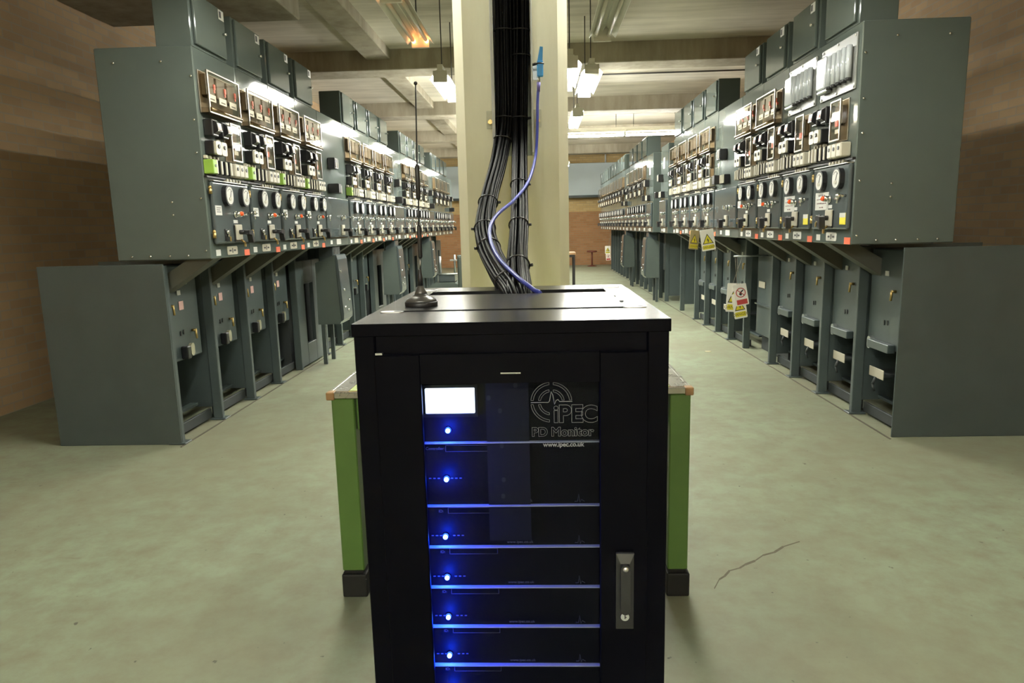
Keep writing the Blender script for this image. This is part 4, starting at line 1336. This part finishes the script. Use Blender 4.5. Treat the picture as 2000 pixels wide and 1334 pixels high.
BLUEC = mat('blue patch cable', (0.045, 0.06, 0.34), 0.38, var=0.08, scale=30)
BLUEP = mat('bright blue connector', (0.02, 0.30, 0.72), 0.4, var=0.08, scale=30)
bp = [(0.015, 3.10, 1.998), (0.009, 3.10, 1.924), (0.005, 3.09, 1.795), (-0.006, 3.05, 1.683), (-0.0353, 2.92, 1.580), (-0.0871, 2.70, 1.4996), (-0.134, 2.44, 1.4463), (-0.1573, 2.33, 1.4038), (-0.1523, 2.228, 1.3553), (-0.1183, 2.08, 1.3036), (-0.0599, 1.90, 1.2613), (-0.0161, 1.835, 1.232), (0.0079, 1.812, 1.205), (0.012, 1.812, 1.05)]
t = thing('blue_cable', 'blue cable with bright blue connector hanging beside the column tray', 'cable', (0, 0, 0))
link('sheath', MB().tube(catmull(bp, 10), 0.0062, 8).mesh('sheath', BLUEC), t)
c = link('connector', MB().box(-0.013, 0.013, -0.010, 0.010, -0.065, 0.0, 0.003).prism([(-0.011, 0.0), (0.011, 0.0), (0.013, 0.055), (0.0, 0.057)], -0.007, 0.007).mesh('connector', BLUEP), t, (0.0225, 3.10, 2.094))
link('metal_plug', MB().rod((0.0155, 3.10, 2.028), (0.0150, 3.10, 2.006), 0.0065, 10).mesh('metal_plug', ALU), t)
link('boot', MB().rod((0.0150, 3.10, 2.006), (0.0135, 3.10, 1.968), 0.0085, 10, 0.0068).mesh('boot', mat('violet boot', (0.16, 0.14, 0.42), 0.4)), t)
link('tie', MB().tube([(0.0205 + 0.017 * cos(2 * pi * i / 16), 3.10 + 0.014 * sin(2 * pi * i / 16), 2.082) for i in range(16)], 0.003, 6, True).rod((0.003, 3.10, 2.082), (-0.014, 3.12, 2.082), 0.006, 6).mesh('tie', TIE), t)

# ------------------------------------------------------------------ green workbench behind the rack
TGREEN = mat('green bench paint', (0.072, 0.150, 0.024), 0.45, var=0.16, scale=9, rvar=0.08)
TWOOD = mat('worn bench wood', (0.30, 0.17, 0.07), 0.5, var=0.35, scale=20)
TRUB = mat('black foot block', (0.010, 0.010, 0.009), 0.6, spec=0.25, var=0.3, scale=20)
TMAT = mat('pale green bench mat', (0.42, 0.50, 0.20), 0.55, var=0.1, scale=10)
TEDGE = mat('scuffed steel edging', (0.34, 0.33, 0.28), 0.30, 0.8, var=0.3, scale=25, rvar=0.15)
t = thing('workbench', 'green workbench with black block feet behind the black rack', 'workbench', (0, 0, 0))
tx0, tx1, ty0, ty1, tz = -0.785, 0.548, 2.425, 3.20, 0.812
top = link('bench_top', MB().box(tx0 + 0.015, tx1 - 0.015, ty0 + 0.012, ty1, tz - 0.022, tz - 0.002, 0.002).mesh('bench_top', TWOOD), t)
link('edge_strip', MB().box(tx0 + 0.02, tx1 - 0.02, ty0, ty0 + 0.0115, tz - 0.024, tz, 0.003).mesh('edge_strip', TEDGE), top)
link('edge_strip', MB().box(tx0, tx0 + 0.0145, ty0 + 0.012, ty1, tz - 0.024, tz, 0.003).mesh('edge_strip', TEDGE), top)
link('edge_strip', MB().box(tx1 - 0.0145, tx1, ty0 + 0.012, ty1, tz - 0.024, tz, 0.003).mesh('edge_strip', TEDGE), top)
for x in (tx0 - 0.002, tx1 - 0.028):
    link('corner_block', MB().box(x, x + 0.030, ty0 - 0.006, ty0 + 0.03, tz - 0.028, tz + 0.002, 0.003).mesh('corner_block', TWOOD), top)
for x0, x1 in ((tx0 + 0.016, tx0 + 0.075), (tx1 - 0.075, tx1 - 0.016)):
    link('steel_margin', MB().box(x0, x1, ty0 + 0.02, ty1 - 0.02, tz - 0.0018, tz + 0.0008).mesh('steel_margin', TEDGE), top)
link('bench_mat', MB().box(tx0 + 0.078, tx1 - 0.078, ty0 + 0.025, ty1 - 0.02, tz - 0.0018, tz + 0.0012).mesh('bench_mat', TMAT), top)
for x0, x1 in ((-0.772, -0.688), (0.468, 0.542)):
    for y in (ty0 + 0.006, ty1 - 0.10):
        lg = link('leg', MB().box(x0, x1, y, y + 0.075, 0.106, tz - 0.025, 0.004).mesh('leg', TGREEN), t)
        link('foot_neck', MB().box(x0 + 0.008, x1 - 0.006, y + 0.006, y + 0.069, 0.094, 0.1055).mesh('foot_neck', TRUB), lg)
        link('foot_block', MB().box(x0 - 0.004, x1 + 0.008, y - 0.008, y + 0.085, 0.0, 0.094, 0.006, 2).mesh('foot_block', TRUB), lg)
link('front_apron', MB().box(-0.686, 0.466, ty0 + 0.03, ty0 + 0.05, 0.660, tz - 0.026, 0.003).mesh('front_apron', TGREEN), t)
link('back_apron', MB().box(-0.686, 0.466, ty1 - 0.06, ty1 - 0.04, 0.660, tz - 0.026, 0.003).mesh('back_apron', TGREEN), t)

# ------------------------------------------------------------------ hanging safety signs
SIGNW = mat('white sign plate', (0.86, 0.83, 0.74), 0.45, var=0.05, scale=8)
SIGNOLD = mat('yellowed sign plate', (0.40, 0.33, 0.16), 0.5, var=0.1, scale=8)
SIGNR = mat('sign red', (0.50, 0.06, 0.05), 0.5, var=0.08, scale=20)
STRING = mat('string', (0.25, 0.22, 0.16), 0.8, var=0.1)


def sign(name, loc, w, h, tilt, yaw, kind, label, plate, strings=()):
    t = thing(name, label, 'sign', loc, 0, 'hanging safety signs')
    t.rotation_euler = (0, tilt, yaw)
    p = link('plate', MB().prism(rrect(0, -h / 2, w, h, 0.010, 3), -0.002, 0.002).mesh('plate', plate), t)
    if kind == 'volt':
        m = w * 0.40
        zt, zb = -h * 0.20, -h * 0.68
        link('triangle_border', MB().prism([(-m, zb), (m, zb), (0, zt)], -0.0032, -0.0022).mesh('triangle_border', INK), t)
        k = 0.80
        cz = (zt + 2 * zb) / 3
        link('triangle', MB().prism([(-m * k, cz + (zb - cz) * k), (m * k, cz + (zb - cz) * k), (0, cz + (zt - cz) * k)], -0.0042, -0.0033).mesh('triangle', YELLOW), t)
        s = w * 0.11
        link('bolt_symbol', MB().prism([(0.2 * s, cz + 2.2 * s), (-0.8 * s, cz - 0.1 * s), (0.0, cz + 0.2 * s), (-0.1 * s, cz - 1.2 * s), (0.1 * s, cz - 1.6 * s), (0.3 * s, cz - 1.2 * s), (0.8 * s, cz + 0.6 * s), (0.1 * s, cz + 0.45 * s)], -0.0052, -0.0043).mesh('bolt_symbol', INK), t)
        link('caption_band', MB().box(-m, m, -0.0032, -0.0022, -h * 0.93, -h * 0.74).mesh('caption_band', YELLOW), t)
        o = link('caption', text_mesh('caption', 'DANGER', h * 0.15, mat('sign ochre ink', (0.22, 0.19, 0.03), 0.6), offset=0.0005, align='CENTER', extrude=0.0003), t, (0, -0.0036, -h * 0.885))
        o.rotation_euler = (pi / 2, 0, 0)
    elif kind == 'stop':
        r = w * 0.37
        cz = -h * 0.40
        ring = [(r * 0.93 * cos(2 * pi * i / 28), -0.003, cz + r * 0.93 * sin(2 * pi * i / 28)) for i in range(28)]
        link('ring', MB().tube(ring, r * 0.09, 6, True).mesh('ring', SIGNR), t)
        link('figure', MB().prism([(-0.1 * r, cz - 0.62 * r), (0.16 * r, cz - 0.5 * r), (0.18 * r, cz + 0.05 * r), (0.62 * r, cz + 0.36 * r), (0.55 * r, cz + 0.58 * r), (0.05 * r, cz + 0.30 * r), (-0.22 * r, cz + 0.02 * r), (-0.42 * r, cz - 0.30 * r)], -0.0034, -0.0022).mesh('figure', INK), t)
        link('slash', MB().rod((-r * 0.62, -0.0042, cz + r * 0.62), (r * 0.62, -0.0042, cz - r * 0.62), r * 0.075, 6).mesh('slash', SIGNR), t)
        link('caption_band', MB().box(-w * 0.40, w * 0.40, -0.0032, -0.0022, -h * 0.95, -h * 0.72).mesh('caption_band', SIGNR), t)
    for a, b2 in strings:
        link('string', MB().rod(a, b2, 0.0022, 6).mesh('string', STRING), t)
    return t


# signs hung in front of the right row, each on its cord
sign('warning_sign', (1.800, 7.50, 1.313), 0.146, 0.226, radians(-9), 0, 'volt', 'white danger sign with yellow voltage triangle hung on the right row', SIGNW, [((0, 0, 0.0), (0.03, 0.15, 0.21))])
sign('warning_sign', (1.745, 7.78, 1.303), 0.132, 0.210, radians(6), radians(28), 'volt', 'yellowed danger sign behind the white one on the right row', SIGNOLD, [((0, 0, 0.0), (0.11, 0.03, 0.10))])
sign('warning_sign', (2.045, 7.235, 0.755), 0.150, 0.30, radians(3), 0, 'volt', 'rear white sign of the hanging bunch on the right', SIGNW, [((-0.02, 0, 0), (0.055, 0.0, 0.285))])
sign('warning_sign', (2.070, 7.215, 0.650), 0.135, 0.265, radians(-10), 0, 'volt', 'lowest yellow voltage sign of the hanging bunch on the right', SIGNW, [((0, 0, 0), (0.03, 0.0, 0.37))])
sign('prohibition_sign', (2.078, 7.195, 0.748), 0.135, 0.225, radians(-11), 0, 'stop', 'red prohibition sign in front of the hanging bunch on the right', SIGNW, [((0, 0, 0), (0.02, 0.0, 0.27))])
sign('warning_sign', (1.90, 18.95, 0.80), 0.15, 0.21, 0, 0, 'volt', 'small distant danger sign beside the far brick wall', SIGNW, [((0, 0, 0), (0.12, 0.0, 0.36))])
sign('prohibition_sign', (1.905, 18.93, 0.60), 0.13, 0.19, radians(-4), 0, 'stop', 'small distant red sign below the far danger sign', SIGNW, [((0, 0, 0), (0.11, 0.0, 0.56))])
K['bar'] = MB().rod((0, 0, 0), (0.355, 0, 0), 0.008, 8).mesh('hook_bar', STEEL)
o = link('hook_bar', K['bar'], None, (2.02, 7.22, 1.035))
tag(o, 'thin steel bar from which the bunch of signs hangs', 'bar')

# ------------------------------------------------------------------ things farther down the room
t = thing('steel_cabinet', 'grey green steel cabinet half hidden by the left of the column', 'cabinet', (-0.72, 8.7, 0))
link('body', MB().box(-0.305, 0.305, 0, 0.45, 0.0, 1.05, 0.008).mesh('body', PAINT), t)
link('door', MB().box(-0.29, 0.29, -0.016, -0.001, 0.03, 1.03, 0.004).mesh('door', PAINT), t)
link('handle', MB().rod((-0.20, -0.016, 0.88), (-0.20, -0.05, 0.88), 0.012, 8).mesh('handle', ALU), t)
t = thing('breaker_truck', 'low grey breaker truck with upright fittings, left of the column', 'truck', (-1.50, 10.6, 0))
link('base', MB().prism([(-0.28, 0.0), (0.30, 0.0), (0.30, 0.50), (0.18, 0.56), (-0.10, 0.56), (-0.28, 0.46)], 0, 0.55).mesh('base', PAINT), t)
link('mechanism', MB().box(-0.05, 0.20, 0.05, 0.45, 0.561, 0.67, 0.008).mesh('mechanism', PAINTD), t)
link('top_bar', MB().rod((-0.08, 0.04, 0.685), (0.24, 0.04, 0.685), 0.014, 8).mesh('top_bar', STEEL), t)
link('spout', MB().rod((0.20, 0.10, 0.70), (0.20, 0.10, 0.98), 0.016, 8).box(0.13, 0.26, 0.06, 0.14, 0.885, 0.905).mesh('spout', STEEL), t)
link('spout', MB().rod((-0.03, 0.10, 0.70), (-0.03, 0.10, 0.96), 0.02, 8).mesh('spout', STEEL), t)
DESKW = mat('desk wood', (0.42, 0.24, 0.11), 0.5, var=0.15, scale=5)
LEGB = mat('black leg paint', (0.015, 0.014, 0.013), 0.5, var=0.1)
t = thing('small_table', 'wooden topped table with black legs right of the column', 'table', (0.40, 15.4, 0))
link('table_top', MB().box(-0.44, 0.44, 0, 0.55, 0.735, 0.785, 0.004).mesh('table_top', DESKW), t)
link('frame', MB().box(-0.42, 0.42, 0.02, 0.53, 0.68, 0.734).mesh('frame', LEGB), t)
for x in (-0.42, 0.38):
    for y in (0.02, 0.49):
        link('leg', MB().box(x, x + 0.04, y, y + 0.04, 0, 0.679).mesh('leg', LEGB), t)
STOOLR = mat('dark red stool', (0.14, 0.035, 0.02), 0.5, var=0.2)
t = thing('stool', 'dark red stool standing before the far brick wall', 'stool', (1.80, 23.2, 0))
link('seat', MB().lathe([(0.15, 0.47), (0.17, 0.48), (0.17, 0.51), (0.15, 0.52)], seg=20).mesh('seat', STOOLR), t)
link('stem', MB().rod((0, 0, 0.04), (0, 0, 0.469), 0.028, 10).mesh('stem', STOOLR), t)
link('base', MB().lathe([(0.16, 0.0), (0.16, 0.015), (0.05, 0.04)], seg=20).mesh('base', STOOLR), t)

# scraps on the floor
o = link('paper_scrap', MB().prism([(-0.035, -0.012), (0.0, -0.022), (0.04, -0.008), (0.030, 0.016), (-0.02, 0.020)], 0.0, 0.006, 'XY').mesh('paper_scrap', mat('scrap paper', (0.70, 0.66, 0.46), 0.7)), None, (1.823, 7.41, 0.0005))
tag(o, 'crumpled pale paper scrap on the floor of the right aisle', 'scrap')
